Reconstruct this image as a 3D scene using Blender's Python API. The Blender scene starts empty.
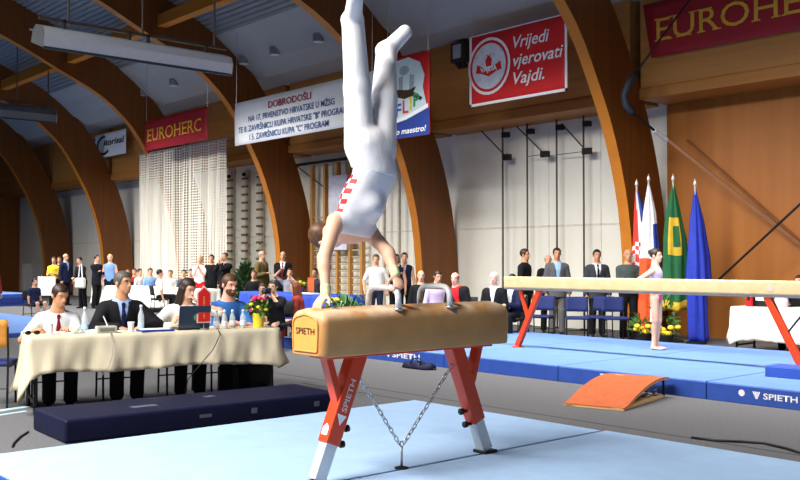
import bpy, bmesh, math, random
import numpy as np
from mathutils import Vector, Matrix
random.seed(7)
C = bpy.context.scene
COL = C.collection
PI = math.pi
# ------------------------------------------------------------------ camera
CZ = 1.51
FPX = 947.0
VD = Vector((-.752, .659, 0)).normalized()      # level view direction
RT = Vector((VD.y, -VD.x, 0))                   # to the right of it
cd = bpy.data.cameras.new('camera'); cam = bpy.data.objects.new('camera', cd); COL.objects.link(cam)
cam.location = (0, 0, CZ)
cam.rotation_euler = (PI/2 + math.atan(22/FPX), 0, math.atan2(-VD.x, VD.y))
cd.sensor_fit = 'HORIZONTAL'; cd.sensor_width = 36; cd.lens = 36*FPX/800; cd.clip_end = 200
C.camera = cam
# ------------------------------------------------------------------ world and exposure
w = bpy.data.worlds.new('world'); C.world = w; w.use_nodes = True
w.node_tree.nodes['Background'].inputs[0].default_value = (.92, .95, 1, 1)
w.node_tree.nodes['Background'].inputs[1].default_value = .07
C.view_settings.view_transform = 'Standard'; C.view_settings.look = 'None'
C.view_settings.exposure = 0.0; C.view_settings.gamma = 1; C.view_settings.use_curve_mapping = False
C.cycles.max_bounces = 6; C.cycles.diffuse_bounces = 3; C.cycles.glossy_bounces = 2
C.cycles.transparent_max_bounces = 12; C.cycles.sample_clamp_indirect = 4
# ------------------------------------------------------------------ the hall's lamps
def lamp(name, loc, sx, sy, power, col=(1, .97, .92), aim=None, spread=180):
    l = bpy.data.lights.new(name, 'AREA'); l.shape = 'RECTANGLE'; l.size = sx; l.size_y = sy
    l.energy = power; l.color = col; l.spread = math.radians(spread)
    o = bpy.data.objects.new(name, l); COL.objects.link(o); o.location = loc
    if aim is not None:
        o.rotation_euler = (Vector(aim) - Vector(loc)).to_track_quat('-Z', 'Y').to_euler()
    return o
LP = .58
# near bank, over and behind the photographer's side of the hall
for x, y, pw in ((-6.0, -3.2, 2450), (-14, -2.0, 1500), (-24, 0.0, 1200), (-35, 2.0, 1000)):
    lamp('hall_lamp', (x, y, 8.4), 6, 1.2, pw*LP, aim=(x-.4, y+4.2, 0), spread=118)
# far bank, in front of the back wall, reflectors cut off below the fascia
for x in (-1.5, -7.5, -13, -21, -26.9, -33):
    lamp('hall_lamp', (x, 9.6, 6.2), 3.8, .6, 700*LP, aim=(x, 12.4, 0), spread=116)
# ------------------------------------------------------------------ helpers
def lin(c):
    c = c/255 if c > 1 else c
    return c/12.92 if c <= .04045 else ((c+.055)/1.055)**2.4
def rgb(r, g, b): return (lin(r), lin(g), lin(b), 1)
MATS = {}
def mat(name, c, rough=.6, metal=0, var=.12, scale=8, stretch=None, bump=0, bscale=60, spec=.4, alpha=None, emit=None, trans=0, coat=0, c2=None):
    if name in MATS: return MATS[name]
    m = bpy.data.materials.new(name); m.use_nodes = True
    nt = m.node_tree; p = nt.nodes['Principled BSDF']
    base = rgb(*c)
    p.inputs['Roughness'].default_value = rough; p.inputs['Metallic'].default_value = metal
    p.inputs['Specular IOR Level'].default_value = spec
    p.inputs['Coat Weight'].default_value = coat
    tc = nt.nodes.new('ShaderNodeTexCoord'); mp = nt.nodes.new('ShaderNodeMapping')
    nt.links.new(tc.outputs['Object'], mp.inputs[0])
    if stretch: mp.inputs['Scale'].default_value = stretch
    nz = nt.nodes.new('ShaderNodeTexNoise'); nz.inputs['Scale'].default_value = scale; nz.inputs['Detail'].default_value = 4
    nt.links.new(mp.outputs[0], nz.inputs['Vector'])
    rp = nt.nodes.new('ShaderNodeValToRGB')
    rp.color_ramp.elements[0].position = .3; rp.color_ramp.elements[1].position = .7
    if c2 is None:
        lo = tuple(v*(1-var) for v in base[:3])+(1,); hi = tuple(min(1, v*(1+var)) for v in base[:3])+(1,)
    else:
        lo, hi = base, rgb(*c2)
    rp.color_ramp.elements[0].color = lo; rp.color_ramp.elements[1].color = hi
    nt.links.new(nz.outputs['Fac'], rp.inputs[0]); nt.links.new(rp.outputs[0], p.inputs['Base Color'])
    if bump:
        n2 = nt.nodes.new('ShaderNodeTexNoise'); n2.inputs['Scale'].default_value = bscale; n2.inputs['Detail'].default_value = 3
        nt.links.new(mp.outputs[0], n2.inputs['Vector'])
        bp = nt.nodes.new('ShaderNodeBump'); bp.inputs['Strength'].default_value = bump; bp.inputs['Distance'].default_value = .01
        nt.links.new(n2.outputs['Fac'], bp.inputs['Height']); nt.links.new(bp.outputs[0], p.inputs['Normal'])
    if trans: p.inputs['Transmission Weight'].default_value = trans
    if alpha is not None: p.inputs['Alpha'].default_value = alpha
    if emit:
        p.inputs['Emission Color'].default_value = rgb(*c); p.inputs['Emission Strength'].default_value = emit
    MATS[name] = m
    return m
def wood(name, c, c2, axis='x', rough=.5, scale=3, coat=0):
    st = {'x': (.25, 5, 5), 'y': (5, .25, 5), 'z': (5, 5, .25)}[axis]
    return mat(name, c, rough, scale=scale, stretch=st, c2=c2, bump=.05, bscale=20, coat=coat)

def at_d(px, py, d):                 # the point seen at a pixel, at a distance along the level view direction
    return VD*d + RT*((px-400)/FPX*d) + Vector((0, 0, CZ+(262-py)/FPX*d))
def at_z(px, py, z): return at_d(px, py, (CZ-z)*FPX/(py-262))
def at_y(px, py, Y):
    u = (px-400)/FPX
    return at_d(px, py, Y/(VD.y+RT.y*u))
def at_x(px, py, X):
    u = (px-400)/FPX
    return at_d(px, py, X/(VD.x+RT.x*u))

def rotm(rx=0, ry=0, rz=0):
    return Matrix.Rotation(rz, 3, 'Z') @ Matrix.Rotation(ry, 3, 'Y') @ Matrix.Rotation(rx, 3, 'X')
class MB:
    def __init__(s): s.v = []; s.f = []; s.m = []; s.cur = 0
    def add(s, vs, fs):
        n = len(s.v); s.v += [Vector(v) for v in vs]; s.f += [[i+n for i in f] for f in fs]; s.m += [s.cur]*len(fs)
        return s
    def box(s, c, size, R=None):
        c = Vector(c); h = Vector(size)/2; vs = []
        for z in (-1, 1):
            for x, y in ((-1, -1), (1, -1), (1, 1), (-1, 1)):
                p = Vector((x*h.x, y*h.y, z*h.z)); vs.append(c + (R @ p if R else p))
        return s.add(vs, [(3, 2, 1, 0), (4, 5, 6, 7), (0, 1, 5, 4), (1, 2, 6, 5), (2, 3, 7, 6), (3, 0, 4, 7)])
    def bb(s, a, b):                 # box between two corners
        a = Vector(a); b = Vector(b)
        return s.box((a+b)/2, [abs(b[i]-a[i]) for i in range(3)])
    def bar(s, a, b, wx, wy, up=(0, 0, 1)):          # rectangular bar from a to b
        a = Vector(a); b = Vector(b); d = (b-a).normalized(); u = Vector(up)
        if abs(d.dot(u)) > .99: u = Vector((0, 1, 0))
        x = d.cross(u).normalized(); y = x.cross(d)
        vs = []
        for p in (a, b):
            for i, j in ((-1, -1), (1, -1), (1, 1), (-1, 1)): vs.append(p + x*(i*wx/2) + y*(j*wy/2))
        return s.add(vs, [(0, 1, 2, 3), (7, 6, 5, 4), (4, 5, 1, 0), (5, 6, 2, 1), (6, 7, 3, 2), (7, 4, 0, 3)])
    def tube(s, pts, r, n=8, closed=False):
        pts = [Vector(p) for p in pts]; N = len(pts); rs = r if isinstance(r, (list, tuple)) else [r]*N
        vs = []; prev = None
        for i, p in enumerate(pts):
            a = pts[(i-1) % N] if (i > 0 or closed) else p; b = pts[(i+1) % N] if (i < N-1 or closed) else p
            d = (b-a).normalized()
            if prev is None:
                u = Vector((0, 0, 1)) if abs(d.z) < .9 else Vector((1, 0, 0))
                x = d.cross(u).normalized()
            else:
                x = (prev - d*prev.dot(d)).normalized()
            prev = x; y = d.cross(x)
            for k in range(n):
                t = 2*PI*k/n; vs.append(p + (x*math.cos(t)+y*math.sin(t))*rs[i])
        fs = []
        for i in range(N if closed else N-1):
            j = (i+1) % N
            for k in range(n):
                l = (k+1) % n; fs.append((i*n+k, i*n+l, j*n+l, j*n+k))
        if not closed:
            fs.append(tuple(reversed(range(n)))); fs.append(tuple((N-1)*n+k for k in range(n)))
        return s.add(vs, fs)
    def cyl(s, a, b, r, r2=None, n=16): return s.tube([a, b], [r, r if r2 is None else r2], n)
    def lathe(s, prof, n=16, c=(0, 0, 0), R=None):
        c = Vector(c); vs = []; fs = []
        for r, z in prof:
            for k in range(n):
                t = 2*PI*k/n; p = Vector((r*math.cos(t), r*math.sin(t), z)); vs.append(c + (R @ p if R else p))
        m = len(prof)
        for i in range(m-1):
            for k in range(n):
                l = (k+1) % n; fs.append((i*n+k, i*n+l, (i+1)*n+l, (i+1)*n+k))
        fs.append(tuple(reversed(range(n)))); fs.append(tuple((m-1)*n+k for k in range(n)))
        return s.add(vs, fs)
    def ball(s, c, r, n=10, R=None):
        r = Vector((r, r, r)) if isinstance(r, (int, float)) else Vector(r); c = Vector(c)
        vs = []; fs = []; m = max(4, n*2//3)
        for i in range(1, m):
            a = PI*i/m
            for k in range(n):
                t = 2*PI*k/n; p = Vector((r.x*math.sin(a)*math.cos(t), r.y*math.sin(a)*math.sin(t), -r.z*math.cos(a)))
                vs.append(c + (R @ p if R else p))
        lo = Vector((0, 0, -r.z)); hi = Vector((0, 0, r.z))
        vs += [c + (R @ lo if R else lo), c + (R @ hi if R else hi)]
        b = (m-1)*n
        for i in range(m-2):
            for k in range(n):
                l = (k+1) % n; fs.append((i*n+k, i*n+l, (i+1)*n+l, (i+1)*n+k))
        for k in range(n):
            l = (k+1) % n; fs.append((b, l, k)); fs.append((b+1, (m-2)*n+k, (m-2)*n+l))
        return s.add(vs, fs)
    def prism(s, poly, a, b, flip=False):            # poly: list of (p,q) swept from frame a to frame b; a,b = functions (p,q)->Vector
        n = len(poly); vs = [a(*q) for q in poly]+[b(*q) for q in poly]
        fs = [tuple(range(n)), tuple(reversed(range(n, 2*n)))]
        for i in range(n):
            j = (i+1) % n; fs.append((j, i, i+n, j+n))
        return s.add(vs, fs)
    def grid(s, P, closed_u=False):                   # P[i][j] points
        n = len(P); m = len(P[0]); vs = [p for row in P for p in row]; fs = []
        for i in range(n if closed_u else n-1):
            k = (i+1) % n
            for j in range(m-1): fs.append((i*m+j, k*m+j, k*m+j+1, i*m+j+1))
        return s.add(vs, fs)
    def build(s, name, material, parent=None, smooth=False, bevel=0, world=False, thick=0, segs=2, fix=True):
        me = bpy.data.meshes.new(name)
        vs = s.v
        if world and parent is not None:
            M = parent.matrix_basis.copy(); q = parent
            while q.parent is not None: q = q.parent; M = q.matrix_basis @ M
            M = M.inverted(); vs = [M @ v for v in vs]
        me.from_pydata([tuple(v) for v in vs], [], s.f)
        ms = material if isinstance(material, (list, tuple)) else [material]
        for q in ms: me.materials.append(q)
        if len(ms) > 1:
            me.polygons.foreach_set('material_index', s.m)
        if fix:
            bm = bmesh.new(); bm.from_mesh(me); bmesh.ops.recalc_face_normals(bm, faces=bm.faces); bm.to_mesh(me); bm.free()
        if smooth: me.polygons.foreach_set('use_smooth', [True]*len(me.polygons))
        me.update()
        o = bpy.data.objects.new(name, me); COL.objects.link(o)
        if parent is not None: o.parent = parent
        if bevel:
            b = o.modifiers.new('bevel', 'BEVEL'); b.width = bevel; b.segments = segs; b.limit_method = 'ANGLE'; b.angle_limit = math.radians(40)
            me.polygons.foreach_set('use_smooth', [True]*len(me.polygons))
            e = o.modifiers.new('wn', 'WEIGHTED_NORMAL')
        if thick:
            t = o.modifiers.new('thick', 'SOLIDIFY'); t.thickness = thick; t.offset = 0
        return o
def tag(o, label=None, cat=None, group=None, kind=None):
    if label: o['label'] = label
    if cat: o['category'] = cat
    if group: o['group'] = group
    if kind: o['kind'] = kind
    return o
def thing(name, label, cat, loc=(0, 0, 0), rz=0, group=None):
    o = bpy.data.objects.new(name, None); o.empty_display_size = .1; COL.objects.link(o)
    o.location = loc; o.rotation_euler = (0, 0, rz)
    o.matrix_basis = Matrix.Translation(Vector(loc)) @ Matrix.Rotation(rz, 4, 'Z')
    return tag(o, label, cat, group)
def struct(name, mb, m, **k):
    return tag(mb.build(name, m, **k), kind='structure')
KIDS = {}
def dup(root, loc, rz=0, label=None, group=None):
    r = root.copy(); COL.objects.link(r); r.location = loc; r.rotation_euler = (0, 0, rz)
    if label: r['label'] = label
    if group: r['group'] = group
    for ch in list(root.children):
        c = ch.copy(); COL.objects.link(c); c.parent = r
        for g in list(ch.children):
            d = g.copy(); COL.objects.link(d); d.parent = c
    return r
def text(name, body, m, parent, org, ux, uy, height, width=None, ext=.004, shear=0, bold=.0, align='LEFT', world=True):
    cu = bpy.data.curves.new('lettering', 'FONT'); cu.body = body; cu.size = 1; cu.extrude = 0; cu.shear = shear
    cu.offset = bold; cu.resolution_u = 3
    o = bpy.data.objects.new('lettering', cu); COL.objects.link(o)
    dg = bpy.context.evaluated_depsgraph_get(); me = bpy.data.meshes.new_from_object(o.evaluated_get(dg))
    bpy.data.objects.remove(o); bpy.data.curves.remove(cu)
    co = np.array([v.co[:] for v in me.vertices])
    x0, x1 = co[:, 0].min(), co[:, 0].max(); y0 = 0; y1 = .72
    s = height/(y1-y0); sx = s if width is None else width/(x1-x0)
    ux = Vector(ux).normalized(); uy = Vector(uy).normalized(); nn = ux.cross(uy); org = Vector(org)
    off = {'LEFT': 0, 'CENTER': -(x1-x0)/2*sx, 'RIGHT': -(x1-x0)*sx}[align]
    M = Matrix.Identity(4)
    if world and parent is not None:
        M = parent.matrix_basis.copy(); q = parent
        while q.parent is not None: q = q.parent; M = q.matrix_basis @ M
        M = M.inverted()
    for v in me.vertices:
        v.co = M @ (org + ux*((v.co.x-x0)*sx+off) + uy*(v.co.y*s) + nn*ext)
    me.materials.clear(); me.materials.append(m); me.name = name
    r = bpy.data.objects.new(name, me); COL.objects.link(r)
    if parent is not None: r.parent = parent
    return r
def join_meshes(objs, name, keep):
    """append the geometry of several mesh objects to the first (same parent)"""
    bm = bmesh.new(); mats = []
    for o in objs:
        off = len(mats); mats += list(o.data.materials)
        n0 = len(bm.faces); bm.from_mesh(o.data); bm.faces.ensure_lookup_table()
        for f in bm.faces[n0:]: f.material_index += off
    me = bpy.data.meshes.new(name); bm.to_mesh(me); bm.free()
    for q in mats: me.materials.append(q)
    o = objs[0]; o.data = me; o.name = name
    for q in objs[1:]: bpy.data.objects.remove(q)
    return o
# ================================================================== materials
M_carpet = mat('grey carpet', (100, 100, 103), .95, var=.16, scale=45, bump=.5, bscale=260, spec=.1)
M_mat = mat('light blue carpet mat', (154, 182, 216), .9, var=.05, scale=5, bump=.2, bscale=300, spec=.1)
M_matside = mat('royal blue vinyl', (46, 80, 168), .5, var=.1, scale=6)
M_matblue = mat('pale blue top', (100, 132, 188), .9, var=.05, scale=4, spec=.1)
M_navy = mat('navy vinyl', (13, 17, 46), .6, spec=.2, var=.15, scale=5, bump=.15, bscale=9)
M_white = mat('white painted wall', (226, 223, 212), .85, var=.04, scale=1.5)
M_glulam_shade = wood('brown laminated timber', (106, 58, 14), (122, 68, 18), 'z', .45, 2)  # arch sides: their shade is put into the darker colour
M_glulam_lit = mat('orange laminated timber underside', (184, 112, 28), .5, var=.08, scale=3)  # same timber, light on the underside painted as a brighter colour
M_fascia = wood('veneered fascia board', (172, 114, 54), (188, 130, 68), 'x', .5, 1.2)
M_lip = wood('dark veneer lip', (150, 94, 36), (166, 108, 46), 'x', .5, 1.2)
M_brown = wood('orange brown veneer wall', (156, 92, 34), (170, 104, 42), 'z', .5, .8)
M_ceil = mat('grey blue ceiling panel', (164, 166, 166), .8, var=.04, scale=1)
M_deck = mat('ribbed metal deck', (122, 128, 132), .55, metal=.0, var=.06, scale=2)
M_white_txt = mat('white print', (238, 238, 240), .6, var=.01)
M_black = mat('black paint', (18, 18, 20), .5, var=.1)
M_steel = mat('brushed steel', (190, 192, 196), .35, metal=.9, var=.05)
M_grey = mat('grey coated metal', (150, 152, 156), .4, metal=.3, var=.05)
# ================================================================== the hall
XE, XN = -49.0, 9.0
ARX = [-11.24-6.2*k for k in range(6)]
AW = .25
struct('floor', MB().bb((XE, -16, -.1), (XN, 17.6, 0)), M_carpet)
intr = [(15.95, 0), (15.92, 1.2), (15.75, 2.6), (15.35, 3.9), (14.85, 4.9), (14.12, 6.03), (13.05, 6.95), (11.6, 7.65), (10.0, 8.4), (7.5, 9.3), (4.5, 9.95), (1, 10.2)]
def smooth_curve(P, sub=3):
    out = []
    for i in range(len(P)-1):
        p0 = P[max(0, i-1)]; p1 = P[i]; p2 = P[i+1]; p3 = P[min(len(P)-1, i+2)]
        for k in range(sub):
            t = k/sub
            out.append(tuple(.5*((2*b)+(-a+c)*t+(2*a-5*b+4*c-d)*t*t+(-a+3*b-3*c+d)*t**3) for a, b, c, d in zip(p0, p1, p2, p3)))
    return out+[P[-1]]
IN = smooth_curve(intr)
def offset_curve(P, dist):
    out = []
    for i, p in enumerate(P):
        a = P[max(0, i-1)]; b = P[min(len(P)-1, i+1)]
        dy, dz = b[0]-a[0], b[1]-a[1]; l = math.hypot(dy, dz)
        out.append((p[0]+dz/l*dist, p[1]-dy/l*dist))
    return out
EX = offset_curve(IN, 1.22)
tn = 60
def arch(X, label):
    global tn
    tn += 1
    t = thing('trim_%d' % tn, label, 'arch', (X, 16.5, 0), 0, 'curved laminated timber arches'); t['kind'] = 'structure'
    full_i = IN + [(2-y, z) for y, z in reversed(IN[:-1])]; full_e = EX + [(2-y, z) for y, z in reversed(EX[:-1])]
    mb = MB(); n = len(full_i); vs = []
    for s in (-1, 1):
        for (a, b) in zip(full_i, full_e):
            vs += [(X+s*AW/2, a[0], a[1]), (X+s*AW/2, b[0], b[1])]
    m2 = 2*n; fs = []
    mb.v = [Vector(v) for v in vs]
    for i in range(n-1):
        q = 2*i
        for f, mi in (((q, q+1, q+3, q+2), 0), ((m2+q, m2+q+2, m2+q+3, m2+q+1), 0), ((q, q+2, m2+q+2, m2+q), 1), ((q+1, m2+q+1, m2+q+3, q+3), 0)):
            mb.f.append(list(f)); mb.m.append(mi)
    mb.f.append([0, m2, m2+1, 1]); mb.m.append(0)
    e = 2*(n-1); mb.f.append([e, e+1, m2+e+1, m2+e]); mb.m.append(0)
    mb.build('curved_rib', [M_glulam_shade, M_glulam_lit], t, world=True)
    s = MB().bb((X-AW/2-.04, 15.9, 0), (X+AW/2+.04, 17.12, .16)); s.build('foot_plate', M_black, t, world=True)
for X, l in zip(ARX, ['curved timber arch rising right behind the row of flags', 'curved timber arch behind the bald seated spectator and the two women in dark vests',
                      'curved timber arch behind the man in the olive jacket', 'curved timber arch hidden low down by the white hanging net',
                      'curved timber arch behind the two standing people in tracksuit and blue top', 'farthest curved timber arch, behind the person in yellow']):
    arch(X, l)
# roof: soffit strip, smooth slanted panels, ribbed deck
def roof_strip(name, prof, m, ribs=False):
    mb = MB()
    P = []
    if not ribs:
        for (y, z) in prof: P.append([(XE, y, z), (XN, y, z)])
        return struct(name, MB().grid(P), m, thick=.04)
    ex = np.array(prof); seg = np.hypot(np.diff(ex[:, 0]), np.diff(ex[:, 1])); L = np.concatenate([[0], np.cumsum(seg)])
    n = int(L[-1]/.16)
    for i in range(n):
        for f, dz in ((0, 0), (.5, 0), (.55, .03), (.95, .03)):
            s = (i+f)*.16; y = float(np.interp(s, L, ex[:, 0])); z = float(np.interp(s, L, ex[:, 1])); P.append([(XE, y, z+dz), (XN, y, z+dz)])
    return struct(name, MB().grid(P), m, thick=.02)
ROOF = offset_curve(IN, 1.16)
up = [p for p in ROOF if p[1] > 7.0 and p[0] < 15.2]
k8 = min(range(len(up)), key=lambda i: abs(up[i][0]-13.4))
roof_strip('ceiling', [(17.2, 6.88), (15.15, 6.9)]+up[:k8+1], M_ceil)
roof_strip('ceiling', up[k8:]+[(2-y, z) for y, z in reversed(up[:-1])], M_deck, True)
# purlins between the arches
M_purlin = wood('orange purlin', (186, 112, 34), (200, 124, 40), 'x', .5, 1)
pn = 0
for (Y, Z) in ((12.0, 8.05), (8.3, 9.6), (4.2, 10.5)):
    for a, b in zip(ARX[:-1], ARX[1:]):
        pn += 1
        t = tag(MB().bb((b+AW/2, Y-.13, Z-.16), (a-AW/2, Y+.13, Z+.16)).build('trim_%d' % pn, M_purlin), kind='structure')
# walls
struct('wall_back', MB().bb((XE, 17.2, 0), (-11.1, 17.4, 7)), M_white)
struct('wall_panel', MB().bb((-11.1, 17.1, 0), (XN, 17.4, 7)), M_brown).name = 'wall_back_veneer'
struct('wall_end', MB().bb((XE-.2, -16, 0), (XE, 17.4, 12)), M_brown)
struct('wall_front', MB().bb((XE, -15.6, 0), (XN, -15.4, 7)), M_white)
# panel joints of the white wall
jb = MB()
for (x0, x1) in [(ARX[i+1]+AW/2, ARX[i]-AW/2) for i in range(5)]:
    jb.bb((x0, 17.19, 2.33), (x1, 17.205, 2.37))
    for i in range(1, 4): jb.bb((x0+(x1-x0)*i/4-.01, 17.19, 0), (x0+(x1-x0)*i/4+.01, 17.205, 4.7))
struct('trim_40', jb, mat('joint grey', (204, 202, 194), .8))
# fascia boxes between the arches
fx = [(ARX[0]+AW/2, XN)]+[(ARX[i+1]+AW/2, ARX[i]-AW/2) for i in range(5)]+[(XE, ARX[5]-AW/2)]
for i, (x0, x1) in enumerate(fx):
    struct('trim_%d' % (50+2*i), MB().bb((x0, 16.2, 5.0), (x1, 17.2, 6.88)), M_fascia)
    struct('trim_%d' % (51+2*i), MB().bb((x0, 16.14, 4.77), (x1, 17.2, 5.0)), M_lip, bevel=.02)
# mats --------------------------------------------------------------
def mat_block(name, a, b, mtop, mside, label, cat, group=None, bev=.007):
    a = Vector(a); b = Vector(b); zt = max(a.z, b.z)
    t = thing(name, label, cat, ((a.x+b.x)/2, (a.y+b.y)/2, min(a.z, b.z)), 0, group)
    MB().bb((a.x, a.y, a.z), (b.x, b.y, b.z-.012)).build('side_cover', mside, t, world=True, bevel=bev)
    MB().bb((min(a.x, b.x)+.01, min(a.y, b.y)+.01, zt-.02), (max(a.x, b.x)-.01, max(a.y, b.y)-.01, zt)).build('top_carpet', mtop, t, world=True, bevel=.006)
    return t
MT = .10
HX = -4.88
t = mat_block('gymnastics_mat', (-7.22, 2.17, 0), (HX+.005, 6.53, MT), M_mat, M_matside, 'light blue mat from the crash mat to under the pommel horse, left of the seam', 'mat', 'foreground mats')
t = mat_block('gymnastics_mat', (HX+.015, 2.17, 0), (2.2, 6.56, MT), M_mat, M_matside, 'large light blue mat in the right foreground, in front of the grey carpet strip', 'mat', 'foreground mats')
# beam landing mats
BX = [-13.9, -11.85, -9.8, -7.72, -5.64, -3.55, -1.5]
bl = ['nearest the seated spectators', 'lettered behind the pommel horse', 'right of the pommel horse', 'touching the springboard', 'lettered at the right edge', 'mostly out of frame']
LETTER = []
for r, (y0, y1) in enumerate(((9.42, 11.135), (11.145, 12.435), (12.445, 13.5))):
    for i in range(6):
        lab = ('royal blue landing mat, front row, ', 'pale topped mat, middle row, behind the one ', 'pale topped mat, back row, behind the one ')[r] + bl[i]
        t = mat_block('landing_mat', (BX[i]+.005, y0, 0), (BX[i+1]-.005, y1, .2), M_matblue, M_matside, lab, 'mat', 'landing mats under the balance beam')
        if r == 0: LETTER.append(t)
def maker_logo(t, x, y, z, h, w):
    """triangle-shaped mark and the maker's lettering on a mat face looking towards -Y"""
    mk = MB()
    for i in range(4):
        a = x+i*h*.33-h*.1
        mk.add([(a-h*.14+h*.0, y-.004, z+h), (a+h*.14, y-.004, z+h), (x+h*.42+(i-1.5)*h*.06+h*.03, y-.004, z-.1*h), (x+h*.42+(i-1.5)*h*.06-h*.03, y-.004, z-.1*h)], [(0, 1, 2, 3)])
    lo = mk.build('maker_mark', M_white_txt, t, world=True)
    text('lettering', 'SPIETH', M_white_txt, t, (x+h*1.5, y-.004, z), (1, 0, 0), (0, 0, 1), h*.9, w, ext=.002, bold=.02)
maker_logo(LETTER[4], -5.08, 9.42, .075, .07, .37)
b = MB(); b.lathe([(.0, 0), (.036, 0), (.036, .002), (0, .002)], 14, (-5.22, 9.418, .115), rotm(PI/2)); b.build('round_emblem', M_white_txt, LETTER[4], world=True)
maker_logo(LETTER[3], -7.05, 9.42, .09, .07, .37)
maker_logo(LETTER[1], -11.05, 9.42, .07, .085, .62)
t = mat_block('landing_pad', (-5.42, 10.3, .2), (-3.6, 10.62, .33), M_matside, M_matside, 'blue pad lying on the landing mats at the right leg of the beam', 'mat')
# dark crash mat in front of the judges
t = thing('crash_mat', 'dark navy crash mat lying on the carpet in front of the judges', 'mat', (-8.1, 4.5, 0), math.radians(-3.2))
MB().box((0, 0, .1), (.86, 2.75, .2)).build('mat_body', M_navy, t, bevel=.025)
for y, l, h in ((1.1, .06, .05), (.4, .06, .05), (-.1, .12, .03)): MB().box((.431, y, .11), (.004, l, h)).build('white_label', mat('faded print', (84, 88, 104), .7), t)
for x, y, a, b in ((.1, -.55, .10, .24), (-.1, .2, .08, .1)): MB().box((x, y, .2015), (a, b, .002)).build('worn_patch', mat('worn print', (76, 80, 98), .8, var=.5, scale=40), t)
# floor exercise area and podium at the far left
t = mat_block('exercise_floor', (-33, -6, 0), (-19.3, 9.0, .1), M_matblue, M_matside, 'pale blue exercise floor behind the left end of the judges table', 'mat')
t = mat_block('exercise_podium', (-44, -8, 0), (-33.1, 12.1, .42), M_matblue, M_matside, 'raised blue podium at the far left by the end wall', 'podium')
MB().bb((-33.2, -8, .1), (-33.06, 12.1, .3)).build('dark_band', mat('dark blue band', (24, 50, 130), .5), t, world=True)
# tape pieces and cables on the carpet
tp = MB().box((at_z(10, 409, 0)+Vector((0, 0, .002))), (.10, .55, .004), rotm(rz=.3)).box((at_z(6, 414, 0)+Vector((0, 0, .002))), (.05, .5, .004), rotm(rz=.3))
tag(tp.build('floor_tape', mat('pale blue tape', (170, 205, 222), .6)), 'pale blue tape stuck on the carpet beside the table leg', 'tape')
cb = MB().tube([at_z(px, py, 0)+Vector((0, 0, .012)) for px, py in ((690, 438), (715, 441), (740, 442), (762, 443.5), (785, 449), (830, 463))], .011, 6)
tag(cb.build('floor_cable', M_black, smooth=True), 'black cable lying along the carpet strip beside the foreground mat', 'cable')
cb = MB().tube([at_z(px, py, 0)+Vector((0, 0, .01)) for px, py in ((30, 432), (22, 437), (16, 443), (14, 447))], .008, 6)
tag(cb.build('floor_cable', M_black, smooth=True), 'thin black cable on the carpet at the corner of the crash mat', 'cable')
sm = MB()
for a, bq in (((-11.5, 7.25), (-2.0, 7.25)), ((-9.7, 6.9), (-7.3, 6.9))):
    sm.bb((a[0], a[1]-.012, 0), (bq[0], bq[1]+.012, .003))
tag(sm.build('trim_30', mat('carpet seam', (70, 70, 72), .95)), kind='structure')
# ================================================================== pommel horse
M_orange = mat('orange red powder coat', (206, 62, 24), .4, var=.05, coat=.2)
M_leather = mat('tan leather', (200, 146, 88), .5, var=.12, scale=5, bump=.1, bscale=120, c2=(186, 134, 78))
M_leather_lit = mat('ochre leather end', (224, 156, 80), .45, var=.06, scale=6, bump=.08, bscale=120)  # same leather at the ends, light on them put into the colour
M_chalk = mat('chalky leather', (222, 196, 160), .8, scale=9, c2=(206, 164, 110))
M_pommel = mat('pommel plastic', (205, 207, 210), .35, var=.03)
M_print_dk = mat('dark print', (60, 40, 20), .6)
HY = 4.35; HZ0, HZ1 = .915, 1.22
horse = thing('pommel_horse', 'tan pommel horse on orange legs, in the middle of the blue mat', 'pommel horse', (HX-.01, HY, MT))
HW = .37
def horse_ring(s):
    """cross-section: flat bottom, sides flaring slightly, rounded top; s = inset"""
    pts = []; hw = HW/2-s; zb = HZ0+s*.3; zt = HZ1-s
    sect = [(-hw*.93, zb), (-hw*.965, zb+.012), (-hw, zb+.12), (-hw, zt-.085)]
    for k in range(1, 9):
        a = PI - k*PI/2/8; sect.append((-(hw-.085)+.085*math.cos(a), zt-.085-.0+.07*math.sin(a)))
    for k in range(1, 7):
        f = -1+2*k/7; sect.append((f*(hw-.085), zt-.015+.015*(1-f*f)))
    full = sect + [(-x, z) for x, z in reversed(sect[:12])]
    return full
mb = MB(); rings = []
L = .855
for (y, ins) in [(-L, .045), (-L+.004, .03), (-L+.014, .015), (-L+.03, .004), (-L+.05, 0), (-.4, 0), (0, 0), (.4, 0), (L-.05, 0), (L-.03, .004), (L-.014, .015), (L-.004, .03), (L, .045)]:
    rings.append([Vector((horse.location.x+x, HY+y, z)) for x, z in horse_ring(ins)])
n = len(rings[0])
mb.v = [p for r in rings for p in r]
for i in range(len(rings)-1):
    for k in range(n):
        l = (k+1) % n; mb.f.append([i*n+k, i*n+l, (i+1)*n+l, (i+1)*n+k]); mb.m.append(0)
mb.f.append(list(range(n))); mb.m.append(1); mb.f.append([len(mb.v)-n+k for k in range(n)]); mb.m.append(1)
M_horse = M_leather.copy(); M_horse.name = 'tan leather, chalked on top'
nt = M_horse.node_tree; p = nt.nodes['Principled BSDF']
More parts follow.
